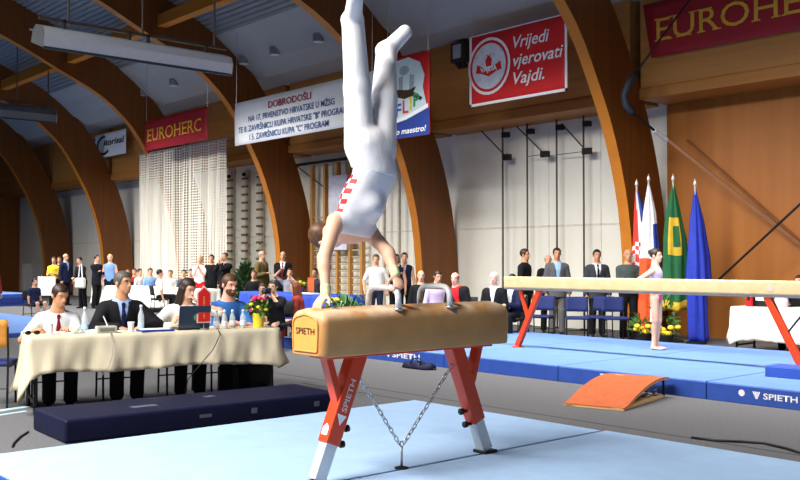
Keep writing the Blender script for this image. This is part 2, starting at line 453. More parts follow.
# chalk dust rubbed into the upper surface between and beside the grips
tc = [q for q in nt.nodes if q.type == 'TEX_COORD'][0]; sx = nt.nodes.new('ShaderNodeSeparateXYZ'); nt.links.new(tc.outputs['Object'], sx.inputs[0])
mr = nt.nodes.new('ShaderNodeMapRange'); mr.inputs[1].default_value = 1.02; mr.inputs[2].default_value = 1.10; nt.links.new(sx.outputs['Z'], mr.inputs[0])
nz = nt.nodes.new('ShaderNodeTexNoise'); nz.inputs['Scale'].default_value = 6; nz.inputs['Detail'].default_value = 6; nt.links.new(tc.outputs['Object'], nz.inputs['Vector'])
mr2 = nt.nodes.new('ShaderNodeMapRange'); mr2.inputs[1].default_value = .4; mr2.inputs[2].default_value = .7; nt.links.new(nz.outputs['Fac'], mr2.inputs[0])
mu = nt.nodes.new('ShaderNodeMath'); mu.operation = 'MULTIPLY'; nt.links.new(mr.outputs[0], mu.inputs[0]); nt.links.new(mr2.outputs[0], mu.inputs[1])
mu2 = nt.nodes.new('ShaderNodeMath'); mu2.operation = 'MULTIPLY'; mu2.inputs[1].default_value = .7; nt.links.new(mu.outputs[0], mu2.inputs[0])
mx = nt.nodes.new('ShaderNodeMix'); mx.data_type = 'RGBA'; nt.links.new(mu2.outputs[0], mx.inputs[0])
src = p.inputs['Base Color'].links[0].from_socket; nt.links.new(src, mx.inputs[6]); mx.inputs[7].default_value = rgb(236, 222, 200); nt.links.new(mx.outputs[2], p.inputs['Base Color'])
mb.build('padded_body', [M_horse, M_leather_lit], horse, world=True, smooth=False).data.polygons.foreach_set('use_smooth', [True]*(len(mb.f)-2)+[False]*2)
def endcap(sg):
    q = MB(); ring = [(x*.80, HZ0+.03+(z-HZ0)*.82) for x, z in horse_ring(.02)]
    pts = [Vector((horse.location.x+x, HY+sg*(L+.006), z)) for x, z in ring]
    q.tube(pts, .006, 6, closed=True); q.build('piping', M_leather_lit, horse, world=True, smooth=True)
    q = MB(); q.v = [Vector((p.x, HY+sg*(L+.004), p.z)) for p in pts]; q.f = [list(range(len(pts)))]; q.m = [0]
    o = q.build('end_panel', M_leather_lit, horse, world=True)
    return o
ep = endcap(-1); endcap(1)
text('lettering', 'SPIETH', M_print_dk, horse, (horse.location.x, HY-L-.004, 1.055), (1, 0, 0), (0, 0, 1), .042, .20, ext=.003, bold=.01, align='CENTER')
for sg in (-1, 1):                                     # base rail under the body
    pass
MB().box((horse.location.x, HY, HZ0-.006), (.2, 1.5, .03)).build('base_rail', M_orange, horse, world=True, bevel=.004)
M_legmetal = mat('pale aluminium leg', (206, 208, 212), .35, metal=.35, var=.05)
def horse_leg(sg):
    X = horse.location.x; top = Vector((X, HY+sg*.44, HZ0)); foot = Vector((X, HY+sg*.775, MT))
    d = foot-top
    k = top+d*.70
    leg = MB().bar(top, k, .10, .115, up=(0, 1, 0)).build('leg', M_orange, horse, world=True, bevel=.008)
    MB().bar(top+d*.66, foot-d*.02+Vector((0, 0, .01)), .082, .092, up=(0, 1, 0)).build('telescopic_foot', M_legmetal, leg, world=True, bevel=.005)
    MB().box(foot+Vector((0, 0, .012)), (.13, .13, .022)).build('rubber_pad', M_black, leg, world=True, bevel=.005)
    br = MB().bar(Vector((X, HY+sg*.70, HZ0)), top+d*.44, .075, .05, up=(0, 1, 0)).build('brace', M_orange, horse, world=True, bevel=.005)
    pr = Vector((0, -d.z, d.y)).normalized()*(1 if sg < 0 else 1)
    inn = Vector((0, -sg, 0))
    for f in (.60, .72):
        kb = MB(); c = top+d*f; kb.cyl(c+inn*.05, c+inn*.11, .012, n=10); kb.lathe([(0, 0), (.024, .002), (.024, .026), (0, .03)], 12, c+inn*.10, rotm(PI/2*(1 if sg > 0 else -1)))
        kb.build('clamp_knob', M_black, leg, world=True, smooth=True)
    # maker's lettering up the face that looks across the hall (+X)
    up_ = (top-foot).normalized(); fw = Vector((1, 0, 0)).cross(up_)
    if sg > 0: return
    o = text('lettering', 'SPIETH', mat('pale print', (226, 196, 190), .6), leg, foot+up_*.48+Vector((.051, 0, 0))-fw*.02, up_, Vector((1, 0, 0)).cross(up_), .042, .22, ext=.002, bold=.02)
    tri = MB(); c = foot+up_*.43+Vector((.0525, 0, 0)); v = Vector((1, 0, 0)).cross(up_)
    tri.add([c+v*.045+up_*.03, c-v*.035+up_*.03, c-v*.0-up_*.04], [(0, 1, 2)]); tri.build('maker_mark', M_white_txt, leg, world=True)
    if sg < 0:
        st = MB(); c = foot+up_*.34; ny = Vector((0, -1, 0)); q = up_.cross(Vector((1, 0, 0))); q = q if q.y < 0 else -q
        c2 = c+q*.0595
        st.add([c2+Vector((-.03, 0, 0))-up_*.03, c2+Vector((.03, 0, 0))-up_*.03, c2+Vector((.03, 0, 0))+up_*.02, c2+up_*.045, c2+Vector((-.03, 0, 0))+up_*.02], [(0, 1, 2, 3, 4)])
        st.build('sticker', M_white_txt, leg, world=True)
horse_leg(-1); horse_leg(1)
def pommel(Y):
    x0 = horse.location.x; g = MB(); pts = []
    hw, ht, rr = .155, .130, .07
    zb = HZ1-.012
    pts.append((x0+hw, Y, zb)); pts.append((x0+hw, Y, zb+ht-rr))
    for k in range(1, 6):
        a = k*PI/2/5; pts.append((x0+hw-rr+rr*math.cos(a), Y, zb+ht-rr+rr*math.sin(a)))
    pts += [(2*x0-x, y, z) for x, y, z in reversed(pts)]
    g.tube(pts, .021, 12); gr = g.build('pommel_grip', M_pommel, horse, world=True, smooth=True)
    for s in (-1, 1): MB().lathe([(.0, 0), (.032, 0), (.032, .012), (.024, .018), (0, .018)], 14, (x0+s*hw, Y, HZ1-.03)).build('grip_foot', M_steel, gr, world=True, smooth=True)
pommel(4.135); pommel(4.61)
# chains
def chain(a, b, n, sag=.0):
    mb = MB(); a = Vector(a); b = Vector(b); d = (b-a)
    for i in range(n):
        c = a+d*((i+.5)/n); ln = d.length/n*.66
        t = d.normalized(); s1 = t.cross(Vector((1, 0, 0))).normalized(); s2 = t.cross(s1)
        sd = s1 if i % 2 else s2; pts = []
        for k in range(10):
            th = 2*PI*k/10; pts.append(c+t*(math.cos(th)*ln)+sd*(math.sin(th)*.0125))
        mb.tube(pts, .0042, 5, closed=True)
    return mb
anch = Vector((HX-.01, HY-.05, MT))
for sg in (-1, 1):
    chain((HX-.01, HY+sg*.46, .80), anch+Vector((0, sg*.015, .16)), 17).build('chain', M_steel, horse, world=True, smooth=True)
q = MB().cyl(anch+Vector((0, 0, .01)), anch+Vector((0, 0, .15)), .008, n=8); q.tube([anch+Vector((0, .018*math.cos(a), .165+.018*math.sin(a))) for a in np.linspace(0, 2*PI, 12)[:-1]], .005, 6, closed=True)
q.build('turnbuckle', M_steel, horse, world=True, smooth=True)
MB().lathe([(0, 0), (.05, 0), (.05, .006), (.02, .014), (0, .014)], 16, anch).build('floor_anchor', M_black, horse, world=True)

# ================================================================== balance beam
M_beam = mat('cream suede', (212, 188, 142), .75, var=.05, scale=10, c2=(202, 176, 128))
BYc, BT, BTH = 11.0, 1.285, .185
BX0, BX1 = -10.05, -5.05
bm_ = thing('balance_beam', 'long cream balance beam on orange red legs behind the springboard', 'balance beam', ((BX0+BX1)/2, BYc, .2))
MB().bb((BX0, BYc-.06, BT-BTH), (BX1, BYc+.06, BT)).build('beam_body', M_beam, bm_, world=True, bevel=.03, segs=3)
MB().bb((BX0+.05, BYc-.045, BT-BTH-.02), (BX1-.05, BYc+.045, BT-BTH+.002)).build('under_rail', M_grey, bm_, world=True)
em = MB().lathe([(0, 0), (.045, 0), (.045, .003), (0, .003)], 16, (-5.68, BYc-.0605, BT-.09), rotm(PI/2)); em.build('round_emblem', mat('faded pink emblem', (226, 178, 158), .7), bm_, world=True)
for sg, xe in ((-1, BX0), (1, BX1)):
    top = Vector((xe-sg*.70, BYc, BT-BTH-.01)); foot = Vector((xe-sg*.25, BYc, .22)); d = foot-top
    lg = MB().bar(top, foot, .085, .075, up=(0, 1, 0)).build('leg', M_orange, bm_, world=True, bevel=.008)
    MB().bar(Vector((xe-sg*(.30 if sg < 0 else .1), BYc, BT-BTH-.01)), top+d*.52, *((.05, .045) if sg < 0 else (.022, .022)), up=(0, 1, 0)).build('brace', M_orange if sg < 0 else M_black, lg, world=True, bevel=.005)
    MB().box((foot.x, BYc, .21), (.12, .14, .02)).build('cross_foot', M_orange, lg, world=True, bevel=.008)
# ================================================================== springboard
M_sbtop = mat('worn orange carpet', (184, 94, 50), .85, var=.1, scale=12, bump=.2, bscale=200, c2=(170, 82, 42))
M_ply = mat('birch plywood', (214, 178, 128), .55, scale=5, stretch=(2, 12, 12), c2=(196, 156, 104))
A = at_z(562, 405, 0); Bq = at_z(624, 411, 0); mid = (A+Bq)/2; wv = (Bq-A); wd = wv.length; wv.normalize(); lv = Vector((-wv.y, wv.x, 0))
sb = thing('springboard', 'curved orange springboard on the carpet against the blue landing mats', 'springboard', mid, math.atan2(wv.y, wv.x))
LB = 1.3; W = wd*.97
prof = [(0, .028), (.10, .045), (.25, .095), (.45, .155), (.65, .198), (.85, .222), (1.0, .228), (1.13, .222), (1.2, .21)]
prof = [(a*1.08, b) for a, b in prof]; pp = smooth_curve(prof, 3)
def board(p, w0, t, z0=0, x0=0): 
    q = MB(); P = []
    for s, z in p: P.append([(x0-w0/2, s, z+z0), (x0+w0/2, s, z+z0)])
    lo = [[(x0-w0/2, s, z+z0-t), (x0+w0/2, s, z+z0-t)] for s, z in p]
    n = len(p)
    vs = [v for r in P for v in r]+[v for r in lo for v in r]; fs = []
    for i in range(n-1):
        a = 2*i; fs += [(a, a+1, a+3, a+2), (2*n+a, 2*n+a+2, 2*n+a+3, 2*n+a+1), (a, a+2, 2*n+a+2, 2*n+a), (a+1, 2*n+a+1, 2*n+a+3, a+3)]
    fs += [(0, 2*n, 2*n+1, 1), (2*n-2, 2*n-1, 4*n-1, 4*n-2)]
    return q.add(vs, fs)
board(pp, W, .012, .004).build('carpet_top', M_sbtop, sb, smooth=False)
board(pp, W, .016, -.009).build('curved_board', M_ply, sb)
fb = MB()
for s in (-1, 1): fb.box((s*(W/2-.07), .60, .016), (.11, 1.2, .03))
fb.box((0, 1.1, .016), (W-.1, .12, .03)).box((0, .08, .030), (W-.1, .1, .012))
fb.build('base_board', M_ply, sb, bevel=.004)
for s in (-1, 1):
    for y in (.62, .86, 1.08):
        c = MB(); zt = float(np.interp(y, [a for a, _ in prof], [b for _, b in prof]))-.02
        pts = [(s*(W/2-.09)+.028*math.cos(t), y+.028*math.sin(t), .03+(zt-.03)*t/(2*PI*5)) for t in np.linspace(0, 2*PI*5, 60)]
        c.tube(pts, .005, 5); c.build('coil_spring', M_steel, sb, smooth=True)
    st = MB().box((s*(W/2-.02), 1.17, .12), (.02, .02, .2)); st.build('end_strut', M_black, sb)
MB().box((-.15, 1.05, .2335), (.1, .05, .002)).build('worn_print', mat('faded print on board', (196, 150, 120), .8), sb)
# bag in front of the landing mats
bg = thing('sports_bag', 'dark navy bag lying on the carpet in front of the lettered landing mat', 'bag', (-9.95, 9.08, 0), .05)
c = MB(); P = []
for i in range(13):
    x = -.30+.6*i/12; e = math.sqrt(max(0, 1-(abs(x)/.305)**4)); row = []
    for k in range(13):
        a = PI*k/12; r = (.085+.02*math.sin(i*1.3))*e+.004
        row.append((x, math.cos(a)*.12*e*(1+.05*math.sin(i*2)), .005+math.sin(a)*r))
    P.append(row)
c.grid(P); c.build('bag_body', M_navy, bg, smooth=True, thick=.004)
MB().tube([(-.1, -.08, .06), (-.08, -.05, .13), (0, -.03, .16), (.08, -.05, .13), (.1, -.08, .06)], .01, 6).build('bag_handle', M_navy, bg, smooth=True)
# ================================================================== banners on the fascia
BYF = 16.12
def bz(px, py, Y=BYF): return at_y(px, py, Y)
M_red = mat('red banner cloth', (206, 30, 34), .6, var=.06, scale=2)
M_dkred = mat('crimson banner cloth', (150, 20, 34), .6, var=.08, scale=2)
M_gold = mat('gold lettering', (214, 160, 50), .5)
M_bwhite = mat('white banner cloth', (232, 234, 236), .7, var=.03, scale=3)
M_bluetxt = mat('blue lettering', (52, 84, 140), .6)
M_redtxt = mat('dark red lettering', (156, 30, 44), .6)
M_cyan = mat('pale blue print', (196, 216, 224), .7, var=.05)
def banner(label, x0, x1, z0, z1, m, y=BYF, sag=.012, x0b=None):
    """a cloth sheet with real thickness, slightly billowed; x0b = left edge at the bottom"""
    t = thing('banner', label, 'banner', ((x0+x1)/2, y, z0), 0)
    P = []; n = 16
    for i in range(n+1):
        f = i/n; row = []
        for k in range(9):
            g = k/8; xl = x0 if x0b is None else x0b+(x0-x0b)*g
            row.append((xl+(x1-xl)*f, y-.01-sag*(.5+.5*math.sin(f*9+g*2))*math.sin(PI*g), z0+(z1-z0)*g))
        P.append(row)
    MB().grid(P).build('cloth', m, t, world=True, smooth=True, thick=.012)
    zr = float(np.interp(y, [q_[0] for q_ in reversed(ROOF)], [q_[1] for q_ in reversed(ROOF)])) if y < 14.6 else 6.9
    if y < 15.5 and zr > z1:
        for xx in (x0+.06, x1-.06): MB().cyl((xx, y-.01, z1-.02), (xx, y, zr), .007, n=6).build('hanging_cord', M_steel, t, world=True)
    return t
UX, UZ = (1, 0, 0), (0, 0, 1)
def poly(t, name, pts, m, y, ext=.0):
    q = MB(); q.add([Vector((x, y-ext, z)) for x, z in pts], [tuple(range(len(pts)))]); return q.build(name, m, t, world=True)
def disc(cx, cz, rx, rz, n=28): return [(cx+rx*math.cos(2*PI*k/n), cz+rz*math.sin(2*PI*k/n)) for k in range(n)]
# red banner with a slogan and a round emblem
BYF = 14.9
a = bz(471, 72, BYF); b = bz(569, 52, BYF); z1 = (bz(470, 38, BYF).z+bz(567, 15, BYF).z)/2+.04; z0 = (bz(473, 107, BYF).z+bz(568, 90, BYF).z)/2
t = banner('bright red banner with white slogan and round winged emblem', a.x, b.x, z0, z1, M_red, y=BYF)
yf = BYF-.035; fr = .055; Wd = b.x-a.x; Hh = z1-z0
q = MB()
for (p0, p1) in (((a.x, z0), (b.x, z0+fr)), ((a.x, z1-fr*.3), (b.x, z1)), ((a.x, z0), (a.x+fr, z1)), ((b.x-fr, z0), (b.x, z1))):
    q.bb((p0[0], yf-.002, p0[1]), (p1[0], yf+.02, p1[1]))
q.build('white_hem', M_white_txt, t, world=True)
cx, cz = a.x+Wd*.215, z0+Hh*.53; R0 = Hh*.40
poly(t, 'emblem_ring', disc(cx, cz, R0*1.0, R0), M_white_txt, yf, .002)
poly(t, 'emblem_inner_ring', disc(cx, cz, R0*.90, R0*.90), M_red, yf, .004)
poly(t, 'emblem_disc', disc(cx, cz, R0*.80, R0*.80), mat('pale emblem ground', (206, 214, 226), .7), yf, .006)
q = MB()
for s in (-1, 1):
    q.add([Vector((cx+s*x*R0, yf-.008, cz+z*R0)) for x, z in ((.0, -.15), (.55, .12), (.62, -.18), (.36, -.22), (.0, -.36))], [(0, 1, 2, 3, 4)])
q.add([Vector((cx+x*R0, yf-.008, cz+z*R0)) for x, z in ((-.12, .0), (.12, .0), (.16, .22), (.06, .34), (.16, .46), (.0, .36), (-.16, .46), (-.06, .34), (-.16, .22))], [tuple(range(9))])
q.build('winged_mark', M_red, t, world=True)
text('lettering', 'VAJDA', M_white_txt, t, (cx, yf-.01, cz-.18*R0), UX, UZ, R0*.17, R0*.8, align='CENTER', bold=.03)
for i, s in enumerate(('Vrijedi', 'vjerovati', 'Vajdi.')):
    text('lettering', s, M_white_txt, t, (a.x+Wd*(.475), yf-.002, z0+Hh*(.70-.245*i)), UX, UZ, Hh*.165, Wd*(.36, .49, .31)[i], shear=.25, bold=.012)
# insurance banners, gold serif capitals
def serif_text(t, body, x, z, h, w, y):
    o = text('lettering', body, M_gold, t, (x, y, z), UX, UZ, h, w, bold=.0)
    adv = w/len(body)
    M = Matrix.Translation(Vector(t.location)).inverted()
    co = np.array([v.co[:] for v in o.data.vertices])
    # serifs: a short bar under and over every upright stroke foot found on the base and cap line
    q = MB(); zb = co[:, 2].min(); zt = co[:, 2].max(); y0 = float(co[:, 1].mean())-.002
    for zz, sgn in ((zb+.02*h, 1), (zt-.02*h, -1)):
        xs = sorted(set(round(float(v[0]), 3) for v in co if abs(v[2]-zz) < .045*h)); i = 0
        while i < len(xs):
            j = i
            while j+1 < len(xs) and xs[j+1]-xs[j] < .055*h: j += 1
            wd = xs[j]-xs[i]
            for xx in ({xs[i], xs[j]} if wd > .25*h else {(xs[i]+xs[j])/2}):
                q.add([(xx-.10*h, y0, zz-sgn*.02*h), (xx+.10*h, y0, zz-sgn*.02*h), (xx+.10*h, y0, zz+sgn*.04*h), (xx-.10*h, y0, zz+sgn*.04*h)], [(0, 1, 2, 3)])
            i = j+1
    if q.v:
        s = q.build('letter_serifs', M_gold, t)
        join_meshes([o, s], 'lettering', None)
BYF = 16.12
xa = bz(645, 10).x; z1 = bz(645, 10).z; z0 = bz(653, 57).z; xb = bz(653, 57).x
xe = bz(800, 35).x+.9
t = banner('dark crimson banner with gold capitals above the veneered wall at the right', xa, xe, z0, z1+.12, M_dkred, x0b=xb)
xl = bz(659, 30).x; serif_text(t, 'EUROHERC', xl, bz(659, 42).z+.03, .46, (bz(778, 20).x-xl)/5*8.05, BYF-.035)
BYF = 13.75
def bz(px, py, Y=None): return at_y(px, py, BYF)
xa = bz(145, 135).x; xb = bz(208, 122).x; z0 = (bz(145, 151).z+bz(208, 139).z)/2; z1 = (bz(145, 121).z+bz(208, 105.5).z)/2
t = banner('crimson banner with gold capitals above the white hanging net', xa, xb, z0, z1, M_dkred, y=BYF)
serif_text(t, 'EUROHERC', xa+(xb-xa)*.05, z0+(z1-z0)*.30, (z1-z0)*.40, (xb-xa)*.86, BYF-.035)
# welcome banner
xa = bz(235, 125).x; xb = bz(374, 90).x; z0 = bz(234, 146).z; z1 = bz(236, 103).z
t = banner('long white welcome banner with blue lettering, left of the handstanding gymnast', xa, xb, z0, z1, M_bwhite, y=BYF)
Wd = xb-xa; Hh = z1-z0
for s, f0, f1, zz, h, m in (('DOBRODOŠLI', .28, .60, .72, .15, M_redtxt), ('NA 17. PRVENSTVO HRVATSKE U MŽSG', .12, .76, .50, .135, M_bluetxt), ('TE 8. ZAVRŠNICU KUPA HRVATSKE "B" PROGRAM', .035, .84, .28, .135, M_bluetxt), ('I 5. ZAVRŠNICU KUPA "C" PROGRAM', .13, .72, .075, .135, M_bluetxt)):
    text('lettering', s, m, t, (xa+Wd*f0, BYF-.035, z0+Hh*zz), UX, UZ, Hh*h, Wd*(f1-f0), bold=.015)
# club banner right of the gymnast's legs
xa = bz(386, 100).x; xb = bz(430.5, 90).x; z0 = bz(397, 139).z; z1 = bz(430, 49).z
t = banner('tall banner with a leaping figure and blue bottom band, behind the right foot', xa, xb, z0, z1, M_red, y=BYF)
y = BYF-.035; Wd = xb-xa; Hh = z1-z0
poly(t, 'white_field', [(xa, z0+Hh*.17), (xa+Wd*.5, z0+Hh*.22), (xa+Wd*.95, z0+Hh*.33), (xa+Wd*.92, z0+Hh*.42), (xa+Wd*.86, z0+Hh*.58), (xa+Wd*.90, z0+Hh*.72), (xa+Wd*.80, z0+Hh*.88), (xa+Wd*.55, z0+Hh*.97), (xa+Wd*.2, z0+Hh*.95), (xa, z0+Hh*.88)], M_cyan, y)
poly(t, 'grey_figure', disc(xa+Wd*.45, z0+Hh*.82, Wd*.11, Hh*.055)+[], mat('grey print', (150, 164, 172), .7), y, .004)
poly(t, 'grey_figure', [(xa+Wd*x, z0+Hh*z) for x, z in ((.32, .74), (.42, .76), (.42, .58), (.56, .58), (.58, .76), (.68, .74), (.66, .55), (.5, .50), (.34, .54))], mat('grey print', (150, 164, 172), .7), y, .004)
poly(t, 'blue_band', [(xa, z0), (xb, z0), (xb, z0+Hh*.32), (xa+Wd*.5, z0+Hh*.22), (xa, z0+Hh*.17)], mat('blue band', (38, 62, 140), .6, var=.12, scale=6), y, .003)
poly(t, 'white_edge', [(xa+Wd*.98, z0+Hh*.32), (xa+Wd*.98, z0+Hh*.37), (xa+Wd*.5, z0+Hh*.27), (xa, z0+Hh*.21), (xa, z0+Hh*.17), (xa+Wd*.5, z0+Hh*.22)], M_white_txt, y, .005)
poly(t, 'leaping_figure', [(xa+Wd*x, z0+Hh*z) for x, z in ((.02, .47), (.25, .52), (.45, .47), (.62, .49), (.82, .42), (.86, .45), (.66, .54), (.72, .60), (.55, .57), (.3, .60), (.02, .55))], mat('dark print', (22, 26, 26), .6), y, .006)
for i, (ch, c) in enumerate((('F', (40, 90, 190)), ('L', (210, 60, 40)), ('I', (222, 190, 40)), ('P', (30, 140, 80)))):
    text('lettering', ch, mat('print '+ch, c, .6), t, (xa+Wd*(.26, .42, .57, .66)[i], y-.006, z0+Hh*(.27+.03*i)), UX, UZ, Hh*.16, Wd*(.13 if ch != 'I' else .05), bold=.02)
text('lettering', 'prvo maestro!', M_white_txt, t, (xa+Wd*.06, y-.006, z0+Hh*.05), UX, UZ, Hh*.07, Wd*.88, shear=.2, bold=.02)
# small white pharmacy style banner
BYF = 15.9
xa = bz(95, 148).x; xb = bz(125.5, 140).x; z0 = (bz(95, 160).z+bz(125, 152).z)/2; z1 = (bz(97, 135).z+bz(126, 128).z)/2
t = banner('small white banner with dark lettering and a swoosh at the far left', xa, xb, z0, z1, M_bwhite, y=15.9)
Wd = xb-xa; Hh = z1-z0; y = 15.9-.035
text('lettering', 'itorisal', mat('navy lettering', (30, 34, 70), .6), t, (xa+Wd*.30, y, z0+Hh*.48), UX, UZ, Hh*.26, Wd*.66, shear=.15, bold=.02)
q = MB(); pts = [Vector((xa+Wd*(.30+.20*math.cos(a)), y-.002, z0+Hh*(.5+.36*math.sin(a)))) for a in np.linspace(PI*.45, PI*1.75, 18)]
q.tube(pts, .045, 5); q.build('swoosh', mat('swoosh print', (60, 40, 70), .6), t, world=True)
MB().bb((xa-.25, 15.88, z0+.3), (xa-.02, 15.92, z1-.1)).build('bracket', mat('blue tab', (40, 70, 150), .6), t, world=True)
# floodlight box on the fascia
p = at_y(458, 51, 16.0)
t = thing('flood_lamp', 'small dark flood lamp on the fascia left of the bright red banner', 'lamp', (p.x, 16.2, p.z-.2))
MB().bb((p.x-.24, 15.98, p.z-.24), (p.x+.24, 16.2, p.z+.24)).build('housing', mat('dark housing', (52, 44, 40), .5), t, world=True, bevel=.02)
MB().bb((p.x-.12, 15.95, p.z-.16), (p.x+.14, 15.99, p.z+.17)).build('glass_front', mat('lamp glass', (176, 184, 196), .2), t, world=True)
MB().bar((p.x, 16.05, p.z-.24), (p.x, 16.19, p.z-.36), .3, .03).build('bracket', M_black, t, world=True)
# ================================================================== hanging net
M_net = bpy.data.materials.new('white knotted net'); M_net.use_nodes = True
nt = M_net.node_tree; pb = nt.nodes['Principled BSDF']; pb.inputs['Base Color'].default_value = rgb(228, 222, 208); pb.inputs['Roughness'].default_value = .9
uv = nt.nodes.new('ShaderNodeUVMap'); uv.uv_map = 'cells'
sp = nt.nodes.new('ShaderNodeSeparateXYZ'); nt.links.new(uv.outputs[0], sp.inputs[0])
fr_ = []
for ax in ('X', 'Y'):
    f = nt.nodes.new('ShaderNodeMath'); f.operation = 'FRACT'; nt.links.new(sp.outputs[ax], f.inputs[0])
    l = nt.nodes.new('ShaderNodeMath'); l.operation = 'LESS_THAN'; l.inputs[1].default_value = .38; nt.links.new(f.outputs[0], l.inputs[0]); fr_.append(l)
mxn = nt.nodes.new('ShaderNodeMath'); mxn.operation = 'MAXIMUM'; nt.links.new(fr_[0].outputs[0], mxn.inputs[0]); nt.links.new(fr_[1].outputs[0], mxn.inputs[1])
nt.links.new(mxn.outputs[0], pb.inputs['Alpha'])
NY = 14.75
xa = at_y(139, 200, NY).x; xb = at_y(225.5, 200, NY).x; nzl, nzr = at_y(139, 160, NY).z, at_y(225, 134, NY).z; zrail = (nzl+nzr)/2+.03
t = thing('hanging_net', 'white net curtain gathered in folds, hanging from the fascia', 'net', ((xa+xb)/2, NY, .25))
P = []; NU, NV = 160, 14; rr = random.Random(3)
ph = [rr.uniform(0, 6) for _ in range(4)]
us = []
for i in range(NU+1):
    f = i/NU; row = []
    for k in range(NV+1):
        g = k/NV; a_ = .13*(1-.45*g)
        off = a_*(math.sin(f*62+ph[0]+.3*g)+.6*math.sin(f*101+ph[1]-.5*g)+.4*math.sin(f*23+ph[2]))
        zt = zrail-.03
        row.append((xa+(xb-xa)*f+.04*math.sin(f*70+g*3), NY-.02+off*.8, .25+(zt-.25)*g))
    P.append(row)
q = MB().grid(P); o = q.build('net_cloth', M_net, t, world=True, smooth=True)
# arc length around the folds sets the net's cell size
uvl = o.data.uv_layers.new(name='cells'); cum = [0]
for i in range(NU): cum.append(cum[-1]+(Vector(P[i+1][7])-Vector(P[i][7])).length)
cell = .085
for lp in o.data.loops:
    i, k = divmod(lp.vertex_index, NV+1); uvl.data[lp.index].uv = (cum[i]/cell, P[i][k][2]/cell)
MB().tube([(xa-.1, NY, zrail), (xb+.1, NY, zrail)], .025, 6).build('top_rail', M_grey, t, world=True)
for f in (0, .33, .66, 1): MB().bar((xa+(xb-xa)*f, NY, zrail), (xa+(xb-xa)*f, 16.15, zrail+.02), .03, .03).build('rail_bracket', M_grey, t, world=True)
# ================================================================== wall equipment
M_pole = mat('dark climbing pole', (78, 70, 62), .5)
desc = ['leftmost of the four, above the black-suited man', 'second of the four from the left', 'third of the four from the left', 'rightmost of the four, nearest the right arch']
desc = ['leftmost of the four below the red banner', 'second of the four below the red banner', 'third of the four below the red banner', 'rightmost of the four, nearest the flags']
for i, px in enumerate((503, 527.5, 557, 584)):
    X = at_y(px, 250, 16.95).x
    t = thing('climbing_pole', 'dark climbing pole on the white wall, '+desc[i], 'climbing pole', (X, 16.95, 0), 0, 'climbing poles on the white wall')
    MB().cyl((X, 16.95, 0), (X, 16.95, 4.77), .022, n=10).build('pole', M_pole, t, world=True, smooth=True)
    MB().bb((X-.1, 16.9, 0), (X+.1, 17.0, .03)).build('floor_plate', M_black, t, world=True)
    if i < 3:
        q0 = at_y((480, 517, 562)[i], 129-3*i, 17.0); q1 = at_y((507, 545, 587)[i], 157-3*i, 16.9)
        MB().bar(q0, q1, .025, .025).build('strut', M_pole, t, world=True)
        MB().bb(q1-Vector((.09, .06, .07)), q1+Vector((.11, .06, .07))).build('latch_box', M_black, t, world=True)
        MB().bar(q1, (X, 16.95, q1.z), .015, .015).build('latch_bar', M_pole, t, world=True)
    MB().bb((X+.02, 16.88, 4.52), (X+.18, 17.02, 4.64)).build('hinge_box', M_black, t, world=True)
M_post = mat('honey wood post', (196, 146, 80), .5, scale=4, stretch=(8, 8, .5), c2=(180, 128, 66))
xs = [at_y(px, 250, 16.98).x for px in (301, 314, 327, 339.5, 352, 364, 385, 400)]
t = thing('wall_bars', 'wooden wall bars behind the gymnast, on the white wall left of the middle arch', 'wall bars', ((xs[0]+xs[-1])/2, 17.05, 0))
for x in xs[1:6]: MB().bb((x-.05, 16.86, 0), (x+.05, 17.0, 4.45)).build('upright', M_post, t, world=True, bevel=.01)
for x in xs[6:]: MB().bb((x-.03, 16.9, 0), (x+.03, 17.0, 4.3)).build('upright', mat('pale post', (196, 190, 176), .6), t, world=True, bevel=.01)
for k in range(14):
    MB().cyl((xs[1], 16.95, .25+.2*k), (xs[5], 16.95, .25+.2*k), .02, n=8).build('rung', mat('pale rung', (200, 186, 156), .6), t, world=True, smooth=True)
MB().bar((xs[0]-.3, 16.95, 4.52), (xs[5], 16.95, 4.52), .06, .08).build('top_bracket', M_black, t, world=True)
MB().bar((xs[0]-.2, 16.9, 4.52), (xs[2], 16.93, 3.7), .03, .03).build('strut', M_pole, t, world=True)
p0 = at_y(329, 176, 16.8); p1 = at_y(347, 250, 16.8)
MB().bb((p0.x, 16.78, p1.z), (p1.x, 16.86, p0.z)).build('pale_panel', mat('pale lilac panel', (206, 206, 222), .7), t, world=True, bevel=.01)  # pale panel added for a lighter area of the wall
xs = [at_y(px, 250, 17.0).x for px in (229, 244, 259)]
t = thing('peg_ladder', 'pale peg ladders with dark pegs on the wall right of the hanging net', 'peg ladder', (xs[1], 17.1, 0))
for x in xs:
    u = MB().bb((x-.06, 17.04, 0), (x+.06, 17.18, 4.6)).build('upright', mat('pale ladder board', (208, 200, 184), .7), t, world=True)
    for k in range(15): MB().bb((x-.16, 16.98, .5+.27*k), (x+.16, 17.06, .57+.27*k)).build('peg', mat('brown peg', (120, 96, 70), .6), u, world=True, bevel=.01)
    MB().ball((x, 16.98, 4.45), .07, 8).build('top_pulley', M_black, u, world=True, smooth=True)
